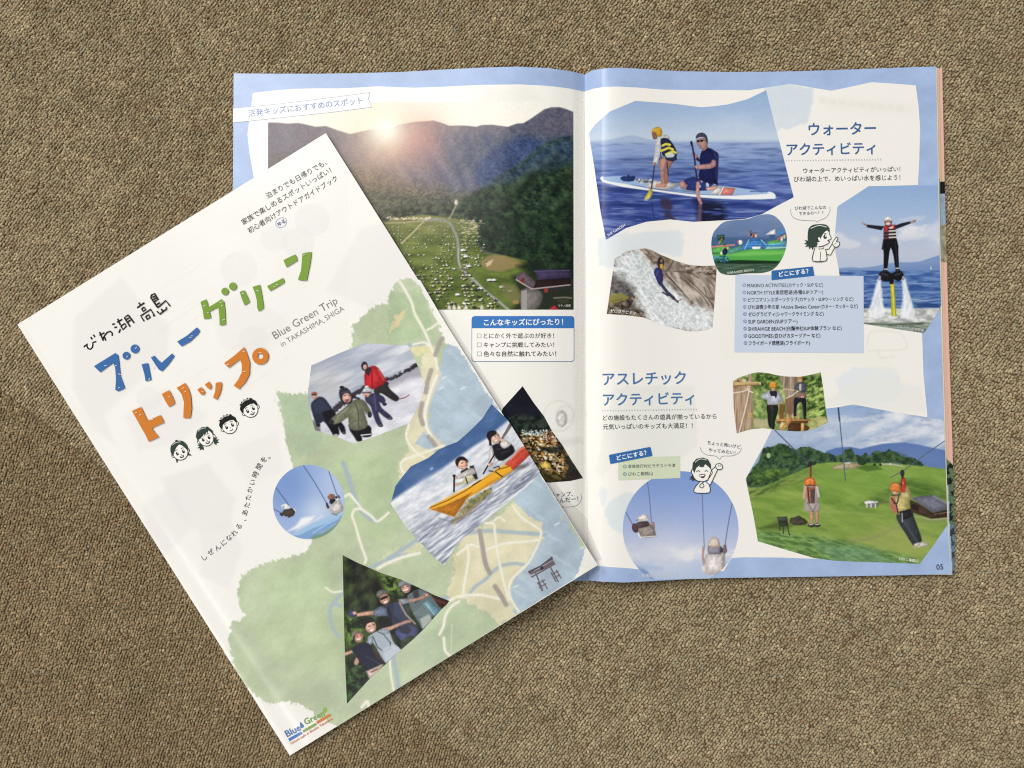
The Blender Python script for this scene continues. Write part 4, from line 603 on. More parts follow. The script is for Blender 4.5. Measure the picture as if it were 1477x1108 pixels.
# ---------------------------------------------------------------- materials
INK = .86
def lin(c):
    c = np.asarray(c, float); return np.where(c <= .04045, c/12.92, ((np.maximum(c, 0)+.055)/1.055)**2.4)
def printed(name, rough, spec, bump, attr='ink'):
    m = bpy.data.materials.new(name); m.use_nodes = True; nt = m.node_tree; b = nt.nodes['Principled BSDF']
    a = nt.nodes.new('ShaderNodeAttribute'); a.attribute_name = attr
    nt.links.new(a.outputs['Color'], b.inputs['Base Color'])
    tc = nt.nodes.new('ShaderNodeTexCoord'); n = nt.nodes.new('ShaderNodeTexNoise'); n.inputs['Scale'].default_value = 900; n.inputs['Detail'].default_value = 3
    nt.links.new(tc.outputs['Object'], n.inputs['Vector'])
    bp = nt.nodes.new('ShaderNodeBump'); bp.inputs['Strength'].default_value = bump; bp.inputs['Distance'].default_value = .0002
    nt.links.new(n.outputs['Fac'], bp.inputs['Height']); nt.links.new(bp.outputs['Normal'], b.inputs['Normal'])
    n2 = nt.nodes.new('ShaderNodeTexNoise'); n2.inputs['Scale'].default_value = 60; n2.inputs['Detail'].default_value = 2; nt.links.new(tc.outputs['Object'], n2.inputs['Vector'])
    mr = nt.nodes.new('ShaderNodeMapRange'); mr.inputs[3].default_value = rough-.04; mr.inputs[4].default_value = rough+.05
    nt.links.new(n2.outputs['Fac'], mr.inputs[0]); nt.links.new(mr.outputs[0], b.inputs['Roughness'])
    b.inputs['Specular IOR Level'].default_value = spec
    return m
M_PAGE = printed('coated_paper', .26, .2, .05)
M_COVER = printed('cover_paper', .26, .2, .05)
M_EDGE = printed('trimmed_paper_edge', .7, .2, .3)
M_YARN = printed('carpet_yarn', .95, .1, .6, 'yarn')

# ---------------------------------------------------------------- mesh helpers
def mesh(name, V, Q=None, T=None, col=None, mat=None, parent=None, smooth=True, attr='ink'):
    me = bpy.data.meshes.new(name); V = np.asarray(V, np.float32)
    Q = np.zeros((0, 4), np.int32) if Q is None or len(Q) == 0 else np.asarray(Q, np.int32)
    T = np.zeros((0, 3), np.int32) if T is None or len(T) == 0 else np.asarray(T, np.int32)
    me.vertices.add(len(V)); me.vertices.foreach_set('co', V.ravel())
    idx = np.concatenate([Q.ravel(), T.ravel()]); me.loops.add(len(idx)); me.loops.foreach_set('vertex_index', idx.astype(np.int32))
    n = len(Q)+len(T); me.polygons.add(n)
    st = np.concatenate([np.arange(len(Q))*4, len(Q)*4+np.arange(len(T))*3]).astype(np.int32); me.polygons.foreach_set('loop_start', st)
    try: me.polygons.foreach_set('loop_total', np.concatenate([np.full(len(Q), 4), np.full(len(T), 3)]).astype(np.int32))
    except Exception: pass
    me.polygons.foreach_set('use_smooth', np.full(n, smooth, bool))
    if col is not None:
        c = np.ones((len(V), 4), np.float32); c[:, :3] = col
        at = me.color_attributes.new(attr, 'FLOAT_COLOR', 'POINT'); at.data.foreach_set('color', c.ravel())
    me.update(); me.validate()
    if mat: me.materials.append(mat)
    o = bpy.data.objects.new(name, me); sc.collection.objects.link(o)
    if parent:
        o.parent = parent; o.matrix_parent_inverse = Matrix.Translation(-parent.location)
    return o
def prof(xs, ys):
    P = smooth_closed(np.stack([xs, ys], 1), 8, False); return lambda u: np.interp(u, P[:, 0], P[:, 1])
MM = .001
_zl = prof([320, 337, 420, 503, 578, 638, 698, 748, 793, 823, 836, 843, 849], [.9, .9, 1.5, 2.3, 3.8, 5.8, 8.2, 9.6, 8.6, 5.6, 3.0, 1.2, .8])
_zr = prof([838, 843, 850, 858, 870, 890, 920, 980, 1050, 1125, 1220, 1350, 1390], [.8, 1.2, 4.2, 7.0, 9.3, 10.2, 8.9, 5.6, 4.0, 3.4, 3.1, 2.9, 2.9])
def wav(u, v, a, seed, k=90): return a*(fbm(u/k, v/k, seed, 2)-.5)*2
CA = np.array([25., 468.]); CU = np.array([393., 622.])/736; CN = np.array([622., -393.])/736   # the guidebook's spine edge
def cov_dt(u, v): return (u-CA[0])*CN[0]+(v-CA[1])*CN[1], (u-CA[0])*CU[0]+(v-CA[1])*CU[1]
def sstep(x, a, b): t = np.clip((x-a)/(b-a), 0, 1); return t*t*(3-2*t)
def zcov(u, v):
    d, t = cov_dt(u, v)
    e = np.interp(u, [300, 420, 503, 578, 638, 698, 760, 870], [.9, 1.7, 2.6, 4.2, 6.3, 8.7, 9.8, 9.3])
    z = 3.1+sstep(d, 10, 300)*e
    wd = 6+15*np.clip(t/736, 0, 1)
    z = z-2.0*np.exp(-(d/wd)**2)
    return (z+wav(u, v, .3, 51, 140))*MM
def zleft(u, v):
    z = _zl(u)*(1-.25*sstep(v, 300, 840))+wav(u, v, .14, 61, 110)
    d, t = cov_dt(u, v)
    under = sstep(d, -6, 4)*sstep(528-d, -6, 4)*sstep(t, -6, 4)*sstep(742-t, -6, 4)
    cap = zcov(u, v)/MM-2.0
    return np.where(under > 0, np.minimum(z, z*(1-under)+np.maximum(cap, .45)*under), z)*MM
def zright(u, v):
    return (_zr(u)*(1-.22*sstep(v, 300, 840))+wav(u, v, .12, 71, 110))*MM
def place(u, v, z):
    f = (H-z)/H; return np.stack([(u-738.5)*S*f, (554-v)*S*f, z], -1)
LAY = .00005
def patch(name, P, zf, lift, paint, mat, parent, step=3.0):
    """a printed area lying on a page: a grid of dots trimmed to its outline"""
    P = pts(P)
    if isinstance(paint, Cv):
        X, Y, C = paint.X, paint.Y, paint.im
    else:
        xs = np.arange(P[:, 0].min()-step, P[:, 0].max()+step*2, step); ys = np.arange(P[:, 1].min()-step, P[:, 1].max()+step*2, step)
        X, Y = np.meshgrid(xs, ys); C = None
    ins = inside(X, Y, P); ny, nx = X.shape
    q = (ins[:-1, :-1].astype(int)+ins[1:, :-1]+ins[:-1, 1:]+ins[1:, 1:]) > 0
    I = np.arange(ny*nx).reshape(ny, nx)
    Q = np.stack([I[1:, :-1][q], I[1:, 1:][q], I[:-1, 1:][q], I[:-1, :-1][q]], 1)
    used = np.unique(Q); mp = np.full(ny*nx, -1); mp[used] = np.arange(len(used)); Q = mp[Q]
    x = X.ravel()[used].copy(); y = Y.ravel()[used].copy(); out = ~ins.ravel()[used]
    ox, oy = x[out], y[out]; best = np.full(ox.shape, 1e18); bx, by = ox.copy(), oy.copy()
    for i in range(len(P)):
        x1, y1 = P[i]; x2, y2 = P[(i+1) % len(P)]; dx, dy = x2-x1, y2-y1; L = dx*dx+dy*dy
        if L == 0: continue
        t = np.clip(((ox-x1)*dx+(oy-y1)*dy)/L, 0, 1); px, py = x1+t*dx, y1+t*dy; d = (ox-px)**2+(oy-py)**2
        k = d < best; best[k] = d[k]; bx[k] = px[k]; by[k] = py[k]
    x[out] = bx; y[out] = by
    if C is not None: col = C.reshape(-1, 3)[used]
    elif callable(paint): col = paint(x, y)
    else: col = np.ones((len(x), 3))*hx(paint)
    return mesh(name, place(x, y, zf(x, y)+lift*LAY), Q, None, lin(np.clip(col, 0, 1))*INK, mat, parent)
_gl = {}
def glyphs(txt, bold):
    k = (txt, bold)
    if k not in _gl:
        c = bpy.data.curves.new('type', 'FONT'); c.body = txt; c.size = 1; c.resolution_u = 3; c.offset = bold
        o = bpy.data.objects.new('type', c); m = bpy.data.meshes.new_from_object(o)
        V = np.array([v.co[:2] for v in m.vertices]).reshape(-1, 2); F = []
        for p in m.polygons:
            v = list(p.vertices)
            for i in range(1, len(v)-1): F.append((v[0], v[i], v[i+1]))
        bpy.data.objects.remove(o); bpy.data.curves.remove(c); bpy.data.meshes.remove(m); _gl[k] = (V, F)
    return _gl[k]
def refine(V, T, L):
    """split long triangles so that they follow the bend of the page"""
    V = [tuple(p) for p in V]; st = [tuple(t) for t in T]; out = []; mid = {}
    while st:
        t = st.pop(); e = [(math.dist(V[t[i]], V[t[(i+1) % 3]]), i) for i in range(3)]; l, i = max(e)
        if l <= L: out.append(t); continue
        a, b, c = t[i], t[(i+1) % 3], t[(i+2) % 3]; k = (min(a, b), max(a, b))
        if k not in mid: mid[k] = len(V); V.append(((V[a][0]+V[b][0])/2, (V[a][1]+V[b][1])/2))
        m = mid[k]; st += [(a, m, c), (m, b, c)]
    return np.array(V), out
class Ink:
    """lettering and line art collected into one printed block"""
    def __init__(s, ox=0, oy=0, k=1): s.V = []; s.C = []; s.T = []; s.n = 0; s.L = []; s.k = 0; s.fr(ox, oy, k)
    def fr(s, ox, oy, k): s.ox, s.oy, s.kk = ox, oy, k; return s
    def g(s, P): return pts(P)/s.kk+np.array([s.ox, s.oy])
    def add(s, V, F, col):
        V = np.asarray(V); b = s.n; s.V.append(V); s.C.append(np.ones((len(V), 3))*hx(col)); s.L.append(np.full(len(V), s.k*.3))
        F = np.asarray(F, int).reshape(-1, 3); a = V[F[:, 0]]; e = V[F[:, 1]]-a; h = V[F[:, 2]]-a
        fl = (e[:, 0]*h[:, 1]-e[:, 1]*h[:, 0]) > 0; F[fl] = F[fl][:, ::-1]
        s.T.append(F+b); s.n += len(V); s.k += 1
    def poly(s, P, col, sm=0):
        P = s.g(P)
        if sm: P = smooth_closed(P, sm)
        t = tessellate_polygon([[Vector((p[0], p[1], 0)) for p in P]]); s.add(*refine(P, t, 4.5), col)
    def ring(s, cx, cy, r1, r2, col, sq=1, ang=0):
        t = np.linspace(0, 2*math.pi, 29)[:-1]; n = 28; a = math.radians(ang); V = []
        for r in (r1, r2):
            x = r*np.cos(t); y = r*np.sin(t)*sq; V.append(np.stack([cx+x*math.cos(a)-y*math.sin(a), cy+x*math.sin(a)+y*math.cos(a)], 1))
        V = np.vstack(V)/s.kk+[s.ox, s.oy]; F = []
        for i in range(n): j = (i+1) % n; F += [(i, j, n+j), (i, n+j, n+i)]
        s.add(V, F, col)
    def disc(s, cx, cy, r, col, sq=1, ang=0):
        t = np.linspace(0, 2*math.pi, 21)[:-1]; a = math.radians(ang); x = r*np.cos(t); y = r*np.sin(t)*sq
        s.poly(np.stack([cx+x*math.cos(a)-y*math.sin(a), cy+x*math.sin(a)+y*math.cos(a)], 1), col)
    def line(s, P, wd, col, sm=0, closed=False, taper=False):
        P = s.g(P); wd = wd/s.kk
        if sm: P = smooth_closed(P, sm, closed)
        if closed: P = np.vstack([P, P[:1]])
        t = np.gradient(P, axis=0); t /= np.maximum(np.linalg.norm(t, axis=1), 1e-6)[:, None]; nn = np.stack([-t[:, 1], t[:, 0]], 1)
        h = np.full(len(P), wd/2)
        if taper: h = h*np.interp(np.linspace(0, 1, len(P)), [0, .15, .8, 1], [.6, 1, .9, .35])
        V = np.vstack([P+nn*h[:, None], P-nn*h[:, None]]); n = len(P); F = []
        for i in range(n-1): F += [(i, i+1, n+i+1), (i, n+i+1, n+i)]
        s.add(V, F, col)
    def dots(s, a, b, n, r, col):
        for i in range(n):
            t = i/(n-1); s.disc(a[0]+(b[0]-a[0])*t, a[1]+(b[1]-a[1])*t, r, col)
    def text(s, txt, a, b=None, size=None, col='#3a3937', bold=0.012, center=False, ang=0, hs=None):
        """run of type set along the line a-b (its mid height), or at a with a size and an angle"""
        V, F = glyphs(txt, 0)
        if not len(V): return
        x0, x1 = V[:, 0].min(), V[:, 0].max(); a = np.array(a, float)/s.kk+[s.ox, s.oy]
        if b is not None:
            b = np.array(b, float)/s.kk+[s.ox, s.oy]; L = np.linalg.norm(b-a); k = L/(x1-x0); t = (b-a)/L; sy = hs or k
        else:
            q = math.radians(ang); t = np.array([math.cos(q), -math.sin(q)]); k = sy = size
            if center: a = a-t*(x1-x0)*k/2
        nrm = np.array([t[1], -t[0]])
        X = (V[:, 0]-x0)*k; Yy = (V[:, 1]-.36)*sy; k0 = s.k
        for q in ((90, 210, 330) if bold > .004 else (None,)):     # struck three times for weight
            r = 0 if q is None else bold*.8*(k+sy)/2; q = math.radians(q or 0)
            s.add(a+(X+r*math.cos(q))[:, None]*t+(Yy+r*math.sin(q))[:, None]*nrm, F, col)
        s.k = k0+.1
    def build(s, name, zf, lift, mat, parent):
        V = np.vstack(s.V); L = np.concatenate(s.L)
        return mesh(name, place(V[:, 0], V[:, 1], zf(V[:, 0], V[:, 1])+(lift+L)*LAY), None, np.vstack(s.T), lin(np.clip(np.vstack(s.C), 0, 1))*INK, mat, parent)
def skirt(name, P, zf, top, thick, mat, parent, col, inset=0.0):
    """the trimmed edges of a stack of sheets: a wall running round the page with fine sheet lines"""
    P = pts(P); Q = []
    for i in range(len(P)):
        a, b = P[i], P[(i+1) % len(P)]; n = max(1, int(np.linalg.norm(b-a)/5))
        for k in range(n): Q.append(a+(b-a)*k/n)
    Q = np.array(Q); c = Q.mean(0); d = Q-c; Q = c+d*(1-inset/np.linalg.norm(d, axis=1))[:, None]
    N = len(Q); rows = 9; V = []; C = []
    zt = zf(Q[:, 0], Q[:, 1])
    for r in range(rows):
        z = np.maximum(zt-top*MM-thick*MM*r/(rows-1), -.0008); V.append(place(Q[:, 0], Q[:, 1], z)); C.append(np.ones((N, 3))*hx(col)*(1 if r % 2 else .86))
    F = []; i = np.arange(N); j = (i+1) % N
    for r in range(rows-1): F.append(np.stack([r*N+i, r*N+j, (r+1)*N+j, (r+1)*N+i], 1))
    return mesh(name, np.vstack(V), np.vstack(F), None, lin(np.vstack(C))*INK, mat, parent, False)
def empty(name, loc, label, cat):
    o = bpy.data.objects.new(name, None); sc.collection.objects.link(o); o.location = loc; o['label'] = label; o['category'] = cat; o.empty_display_size = .02; return o
# ---------------------------------------------------------------- carpet: rows of yarn loops on a backing
def carpet():
    rs = np.random.RandomState(4)
    seam = lambda u, v: (v-562)*.784-(u-0)*.62   # the joint between two carpet tiles
    pos = []; ang = []; tile = []
    for k, (du, dr, q) in enumerate(((3.5, 4.15, -52), (3.6, 3.95, -72))):
        a = math.radians(q); ex = np.array([math.cos(a), math.sin(a)]); ey = np.array([-ex[1], ex[0]])
        n = 440; I, J = np.meshgrid(np.arange(-n, n), np.arange(-n, n)); I = I.ravel(); J = J.ravel()
        wob = (fbm(I/40., J/9., 9+k, 3)-.5)*(2.2, 3.4)[k]
        jit = .42+.34*np.clip((I*du*ex[0]+J*dr*ey[0]+150)/500, 0, 1) if k == 0 else .62
        p = np.array([738, 554])+np.outer(I*du+(J % 2)*du*.5+rs.normal(0, 1, len(I))*jit*(1, 1.1)[k], ex)+np.outer(J*dr+wob+rs.normal(0, .62, len(I))*jit, ey)
        s_ = seam(p[:, 0], p[:, 1]); gap = np.where(p[:, 0] < 330, 1.3, .1); keep = (s_ < -gap) if k == 0 else (s_ > gap)
        keep &= (p[:, 0] > -240) & (p[:, 0] < 1717) & (p[:, 1] > -240) & (p[:, 1] < 1348)
        d, t = cov_dt(p[:, 0], p[:, 1]); keep &= ~((d > 22) & (d < 500) & (t > 22) & (t < 714))
        keep &= ~((p[:, 0] > 360) & (p[:, 0] < 1338) & (p[:, 1] > 128) & (p[:, 1] < 806))
        pos.append(p[keep]); ang.append(np.full(keep.sum(), a)); tile.append(np.full(keep.sum(), k))
    P = np.vstack(pos); A = np.concatenate(ang)+rs.normal(0, .38, len(P)); tile = np.concatenate(tile); N = len(P)
    rings = [(1.02, -1.0), (.92, -.42), (.56, -.09)]; m = 7
    tv = []; 
    for r, z in rings:
        for i in range(m): q = 2*math.pi*i/m; tv.append((r*math.cos(q), r*math.sin(q), z))
    tv.append((0, 0, 0)); tv = np.array(tv); nv = len(tv)
    ln = rs.normal(2.36, .27, N)*S; wd = rs.normal(2.0, .2, N)*S; ht = rs.normal(1.05, .13, N)*MM
    top = rs.normal(-.12, .17, N)*MM+(fbm(P[:, 0]/9, P[:, 1]/9, 31, 2)-.5)*.5*MM
    lx = tv[None, :, 0]*ln[:, None]; ly = tv[None, :, 1]*wd[:, None]; c, s_ = np.cos(-A)[:, None], np.sin(-A)[:, None]
    lean = rs.normal(0, .30, (N, 2))*MM; up = (tv[:, 2]+1)[None]
    X = ((P[:, 0]-738.5)*S)[:, None]+lx*c-ly*s_+lean[:, :1]*up; Y = ((554-P[:, 1])*S)[:, None]+lx*s_+ly*c+lean[:, 1:]*up
    Z = np.minimum(top, .25*MM)[:, None]+tv[None, :, 2]*ht[:, None]
    V = np.stack([X, Y, Z], -1).reshape(-1, 3)
    Q = []; T = []
    for r in range(len(rings)-1):
        for i in range(m): j = (i+1) % m; Q.append((r*m+i, r*m+j, (r+1)*m+j, (r+1)*m+i))
    b = (len(rings)-1)*m
    for i in range(m): T.append((b+i, b+(i+1) % m, nv-1))
    off = (np.arange(N)*nv)[:, None, None]; Q = (np.array(Q)[None]+off).reshape(-1, 4); T = (np.array(T)[None]+off).reshape(-1, 3)
    base = np.where((tile == 0)[:, None], hx('#97886c'), hx('#89785c'))
    f = fbm(P[:, 0]/16, P[:, 1]/16, 77, 3); f2 = fbm(P[:, 0]/70, P[:, 1]/70, 78, 3)
    col = base*(1+(f-.5)*.17+(f2-.5)*.12+rs.normal(0, .055, N))[:, None]
    warm = np.clip((fbm(P[:, 0]/13, P[:, 1]/13, 80, 2)-.60)*5, 0, 1)[:, None]*.4; col = col*(1-warm)+hx('#766048')*warm
    red = (rs.rand(N) < .022)[:, None]; col = np.where(red, hx('#7f6750')*rs.uniform(.85, 1.1, (N, 1)), col)
    grn = (rs.rand(N) < .03)[:, None]; col = np.where(grn, hx('#928c76'), col)
    pale = (rs.rand(N) < .06)[:, None]; col = np.where(pale, col*1.14, col)
    C = np.repeat(lin(np.clip(col, 0, 1)), nv, 0)
    nb = len(V); e = 1.5; V = np.vstack([V, [[-e, -e, -.0011], [e, -e, -.0011], [e, e, -.0011], [-e, e, -.0011]]]); C = np.vstack([C, np.ones((4, 3))*lin(hx('#615540'))])
    Q = np.vstack([Q, [[nb, nb+1, nb+2, nb+3]]])
    o = mesh('carpet', V, Q, T, C, M_YARN, None, True, 'yarn'); o['kind'] = 'structure'
    return o
carpet()

# ---------------------------------------------------------------- the open guidebook
om = empty('open_magazine', ((843-738.5)*S, (554-840)*S, 0), 'white glossy guidebook lying open at a blue bordered spread with a lake and mountain photographs', 'magazine')
LP = '337,106 400,106.4 460,106.4 520,105.6 580,103.8 640,100.4 700,97.4 745,96.3 790,98.2 820,102.3 843.2,107.6 844.5,300 846,560 849,837.4 838,838 826,838.6 780,842.5 740,844.5 690,844 600,842 500,841 333,841.5 334.5,500'
RP = '843.2,107.6 852,102.6 862,100 875,98.3 890,97.7 920,99.2 950,101.4 980,102.8 1050,103.9 1105,103.6 1150,102.8 1200,101.3 1250,99.4 1300,97.6 1350,96 1353,270 1355.5,420 1358.4,500 1362.6,640 1366.6,755 1371,828.2 1300,829.8 1200,831.6 1100,833 1050,833.6 1000,835 940,838.2 900,840.4 870,839.2 849,837.4 846,560 844.5,300'
lp = patch('left_page', LP, zleft, 0, blue_ground, M_PAGE, om, 3.2)
rp = patch('right_page', RP, zright, 0, blue_ground, M_PAGE, om, 3.2)
skirt('page_block', LP, zleft, .04, .5, M_EDGE, om, '#d9d6cf', .3)
skirt('page_block', RP, zright, .04, 1.6, M_EDGE, om, '#d3d0ca', .3)
def fore(x, y):
    c = np.ones((len(x), 3))*hx('#e7b6a6'); n = fbm(x/5, y/7, 3, 3)
    e = np.interp(y, [96, 270, 480, 640, 755, 828], [1350, 1353, 1358, 1362.6, 1366.6, 1371]); k = x-e
    tan = k < np.interp(y, [96, 270, 380, 650], [5, 6, 4.5, 3.5]); c[tan] = hx('#d3b79a')
    m = (y > 262) & (y < 280); c[m] = hx('#1d1a1c')
    m = (y > 280) & (y < 325); c[m] = hx('#a9bad2')*(.9+.3*(n[m]-.5))[:, None]
    m = (y > 325) & (y < 378); c[m] = hx('#8b8069')*(.7+.8*n[m])[:, None]
    m = (y > 258) & (y < 372) & (k < 3); c[m] = hx('#6f9a96')
    m = (y > 660+k*1.0) & (y < 757); c[m] = np.where((n[m] > .5)[:, None], hx('#5d7656'), hx('#1a2422'))
    m = y >= 757; c[m] = np.where((n[m] > .52)[:, None], hx('#5f7d93'), hx('#2f4148')); m = (y >= 700) & (k < 3); c[m] = hx('#b9c4d6')
    return c
def edge(o, zz):
    P = [(1330, 100)]+[(1350+o*.85, 97+o*.15), (1353+o*.92, 270), (1358.4+o, 500), (1362.6+o*1.05, 640), (1366.6+o*.95, 757), (1371+o*.5, 829.4), (1330, 829)]
    return P, (lambda u, v: zright(np.minimum(u, 1349), v)-zz*MM)
for o_, zz in ((10.6, 1.15), (5.2, .75), (1.5, .38)):
    P_, z_ = edge(o_, zz); patch('under_page', P_, z_, 0, (lambda x, y: np.ones((len(x), 3))*hx('#e6dcc6')*1.0) if o_ < 3 else fore, M_PAGE, om, 1.1 if o_ > 3 else 2.0)['label'] = 'inner page showing past the fore edge'
WL = '336,156 364,150.5 364.7,134 395,130.8 425,128.2 455,127.6 490,127.6 520,126.2 545,124.6 575,126 600,126.6 640,125.2 670,123.6 700,122.4 750,121.8 785,123.6 800,125 820,127.6 843.4,132.4 844.5,300 846,560 848.4,815.5 700,824 500,822 372,820 372,330 366,255 360,222 356.8,194 360,176.8 335.6,177.6'
WL = '364.7,134 395,130.8 425,128.2 455,127.6 490,127.6 520,126.2 545,124.6 575,126 600,126.6 640,125.2 670,123.6 700,122.4 750,121.8 785,123.6 800,125 820,127.6 843.4,132.4 844.5,300 846,560 848.4,815.5 700,824 500,822 372,820 372,330 366,255 360,222 356.8,194 360,170'
WR = '843.5,132.4 855,128.2 870,125.6 890,124.9 920,126.4 955,129.4 1000,130 1050,130 1080,130.4 1102,126.8 1125,123.4 1140,121 1165,125.4 1199,131 1230,124.6 1257,118.7 1290,120.8 1321,123.2 1325,155 1327.2,185 1326,230 1324,267 1288,268 1253,269.2 1230,284 1208,298 1203,352 1212,400 1246,420 1246,467 1291,474.5 1330,480 1332,540 1337.6,599 1330,640 1300,790 1190,806 1175,806.2 1126,804.3 1073,804 1055,805 1040,830 925,822 910,820 895,819 878.5,818 862,816.2 849,815.5 846.4,560 844.6,300'
wl = patch('paper_panel', WL, zleft, 1, panel_left(), M_PAGE, lp); wr = patch('paper_panel', WR, zright, 1, panel_right(), M_PAGE, rp)
def photo(fn, zf, lift, mat, parent, label):
    c, P = fn(); o = patch('printed_photo', P, zf, lift, c, mat, parent); o['label'] = label; return o
photo(art_valley, zleft, 2, M_PAGE, lp, 'photo of a valley camp site below a sunlit mountain ridge')
photo(art_night, zleft, 2, M_PAGE, lp, 'dark photo of a lit camp site at night')
photo(art_paddle, zright, 2, M_PAGE, rp, 'photo of two paddlers on a board on a blue lake')
photo(art_falls, zright, 2, M_PAGE, rp, 'photo of a climber in a rocky waterfall')
photo(art_jet, zright, 2, M_PAGE, rp, 'photo of a person with arms spread above two water jets')
photo(art_zip, zright, 2, M_PAGE, rp, 'photo of two riders on zip lines over a green hill')
photo(art_swing, zright, 2.4, M_PAGE, rp, 'round photo of two people on swings against the sky')
photo(art_float, zright, 3, M_PAGE, rp, 'rounded photo of green and blue inflatables on the water')
photo(art_ropes, zright, 3, M_PAGE, rp, 'photo of two people in helmets on a rope course')
def block(name, parent, zf, lift, mat=None): 
    i = Ink(); i.done = lambda: i.build(name, zf, lift, mat or M_PAGE, parent); return i
BL, DK, WH = '#3a6499', '#3b3a39', '#fbfaf6'
# left page blocks
i = block('banner', lp, zleft, 3); i.fr(330, 90, 5.47)
i.poly('33,362 400,326 800,278 1115,236 1104,290 1130,356 800,398 400,440 33,478', '#9aa3b8'); i.poly('33,366 400,330 800,282 1110,241 1099,290 1125,352 800,394 400,436 33,474', '#f8f6f1'); i.text('活発キッズにおすすめのスポット', (155, 405), (1055, 300), col='#6f8cbd', bold=.014); i.done()
i = block('photo_caption', lp, zleft, 4); i.text('マキノ高原', (805, 441), (823, 441), col='#d8d6cf'); i.done()
i = block('info_box', lp, zleft, 3)
def rrect(x0, y0, x1, y1, r, top=True, bot=True):
    P = []
    for cx, cy, a0, on in ((x1-r, y0+r, -90, top), (x1-r, y1-r, 0, bot), (x0+r, y1-r, 90, bot), (x0+r, y0+r, 180, top)):
        if on:
            for k in range(6): a = math.radians(a0+k*18); P.append((cx+r*math.cos(a), cy+r*math.sin(a)))
        else: P.append((cx+(r if cx > (x0+x1)/2 else -r), cy+(r if cy > (y0+y1)/2 else -r)))
    return P
i.poly(rrect(680.2, 456, 828.4, 522, 4.5), '#41679f'); i.poly(rrect(681, 472, 827.6, 521.2, 4, False), '#f6f3ec'); i.poly(rrect(680.6, 456, 828, 473.6, 4.5, True, False), '#3f78bf')
i.text('こんなキッズにぴったり！', (698, 465.4), (812, 464.4), col=WH, bold=.03)
for k, (t, e) in enumerate((('とにかく外で遊ぶのが好き！', 799), ('キャンプに挑戦してみたい！', 799), ('色々な自然に触れてみたい！', 802))):
    y = 484.6+13*k; i.poly([(688, y-3.2), (694.4, y-3.2), (694.4, y+3.2), (688, y+3.2)], '#7f8084'); i.poly([(688.7, y-2.5), (693.7, y-2.5), (693.7, y+2.5), (688.7, y+2.5)], '#f6f3ec'); i.text(t, (697.6, y+.1), (e, y-.2), col=DK, bold=.012)
i.done()
i = block('speech_bubble', lp, zleft, 3); i.line('838,712 838,722 832,729 818,731.5 800,730', .7, '#8b8d92', 5); i.text('キャンプ、', (794, 714.5), (826, 712.5), col='#4a566b'); i.text('たんだー！', (799, 723), (834, 719.5), col='#4a566b'); i.done()
# right page blocks
i = block('heading', rp, zright, 3); i.text('ウォーター', (1166.5, 187), (1263.3, 185.2), col=BL, bold=.026); i.text('アクティビティ', (1134.8, 216.2), (1262.6, 213.9), col=BL, bold=.026, hs=19.5); i.dots((1134, 231.9), (1270, 229.7), 36, .75, '#a9b0ba'); i.done()
i = block('body_text', rp, zright, 3); i.text('ウォーターアクティビティがいっぱい！', (1158.6, 246.4), (1298.5, 244), col=DK); i.text('びわ湖の上で、めいっぱい水を感じよう！', (1145.3, 258.8), (1298.5, 256.2), col=DK); i.done()
i = block('heading', rp, zright, 3); i.text('アスレチック', (869.5, 547.2), (989, 545.2), col='#4a77a8', bold=.024, hs=21); i.text('アクティビティ', (869.9, 577), (1001.3, 574.6), col='#4a77a8', bold=.026, hs=20); i.dots((869, 592.6), (1004, 590.2), 36, .75, '#a9b0ba'); i.done()
i = block('body_text', rp, zright, 3); i.text('どの施設もたくさんの遊具が揃っているから', (869.6, 603), (1033.4, 600.6), col=DK); i.text('元気いっぱいのキッズも大満足！！', (869.6, 616), (999, 614), col=DK); i.done()
def ribbon(i, P, n=5, col='#356bab'):
    P = pts(P); a, b, c_, d = P; L = [a, b]
    e = (b-a)/np.linalg.norm(b-a)*1.1
    for k in range(1, 2*n): L.append(b+(c_-b)*k/(2*n)+(e if k % 2 else -e*.2)*-1)
    L += [c_, d]
    for k in range(1, 2*n): L.append(d+(a-d)*k/(2*n)+(e if k % 2 else -e*.2))
    i.poly(np.array(L), col)
i = block('list_panel', rp, zright, 3); i.poly('1060.6,396.4 1245.6,398.3 1246,509.4 1059.2,508.2', '#cad4e5')
i.fr(1050, 370, 7.033)
for k, L in enumerate(((('MAKINO ACTIVITIES', 195, 592), ('(カヤック・SUP など)', 602, 965)), (('NORTH STYLE', 197, 478), ('奥琵琶湖', 483, 650), ('(各種SUPツアー)', 657, 965)), (('ビワコマリンスポーツクラブ', 203, 705), ('(カヤック・SUPツーリング など)', 714, 1272)), (('びわ湖青少年の家', 203, 520), ('+Active Biwako Center', 535, 932), ('(カヌー・カッター など)', 940, 1316)), (('ゼログラビティ', 205, 475), ('(シャワークライミング など)', 484, 970)), (('SUP GARDEN', 205, 468), ('(SUPツアー)', 478, 705)), (('SHIRAHIGE BEACH', 206, 578), ('(白鬚神社SUP体験プラン など)', 586, 1152)), (('GOODTIMES', 207, 452), ('(白ひげカヌーツアー など)', 462, 936)), (('フライボード琵琶湖', 210, 562), ('(フライボード)', 571, 830)))):
    y = 292+73.3*k
    for t, x0, x1 in L:
        la = t[1].isupper(); dy = (x0-200)*.009
        i.text(t, (x0, y+3-dy), (x1, y+3-dy-(x1-x0)*.009), col='#22262d', bold=.012 if la else .016, hs=7.4 if la else 6.9)
    i.ring(165+1.6*k, y, 18, 13, '#5f83b5'); i.text('C', (158+1.6*k, y), (172+1.6*k, y), col='#5f83b5')
i.done()
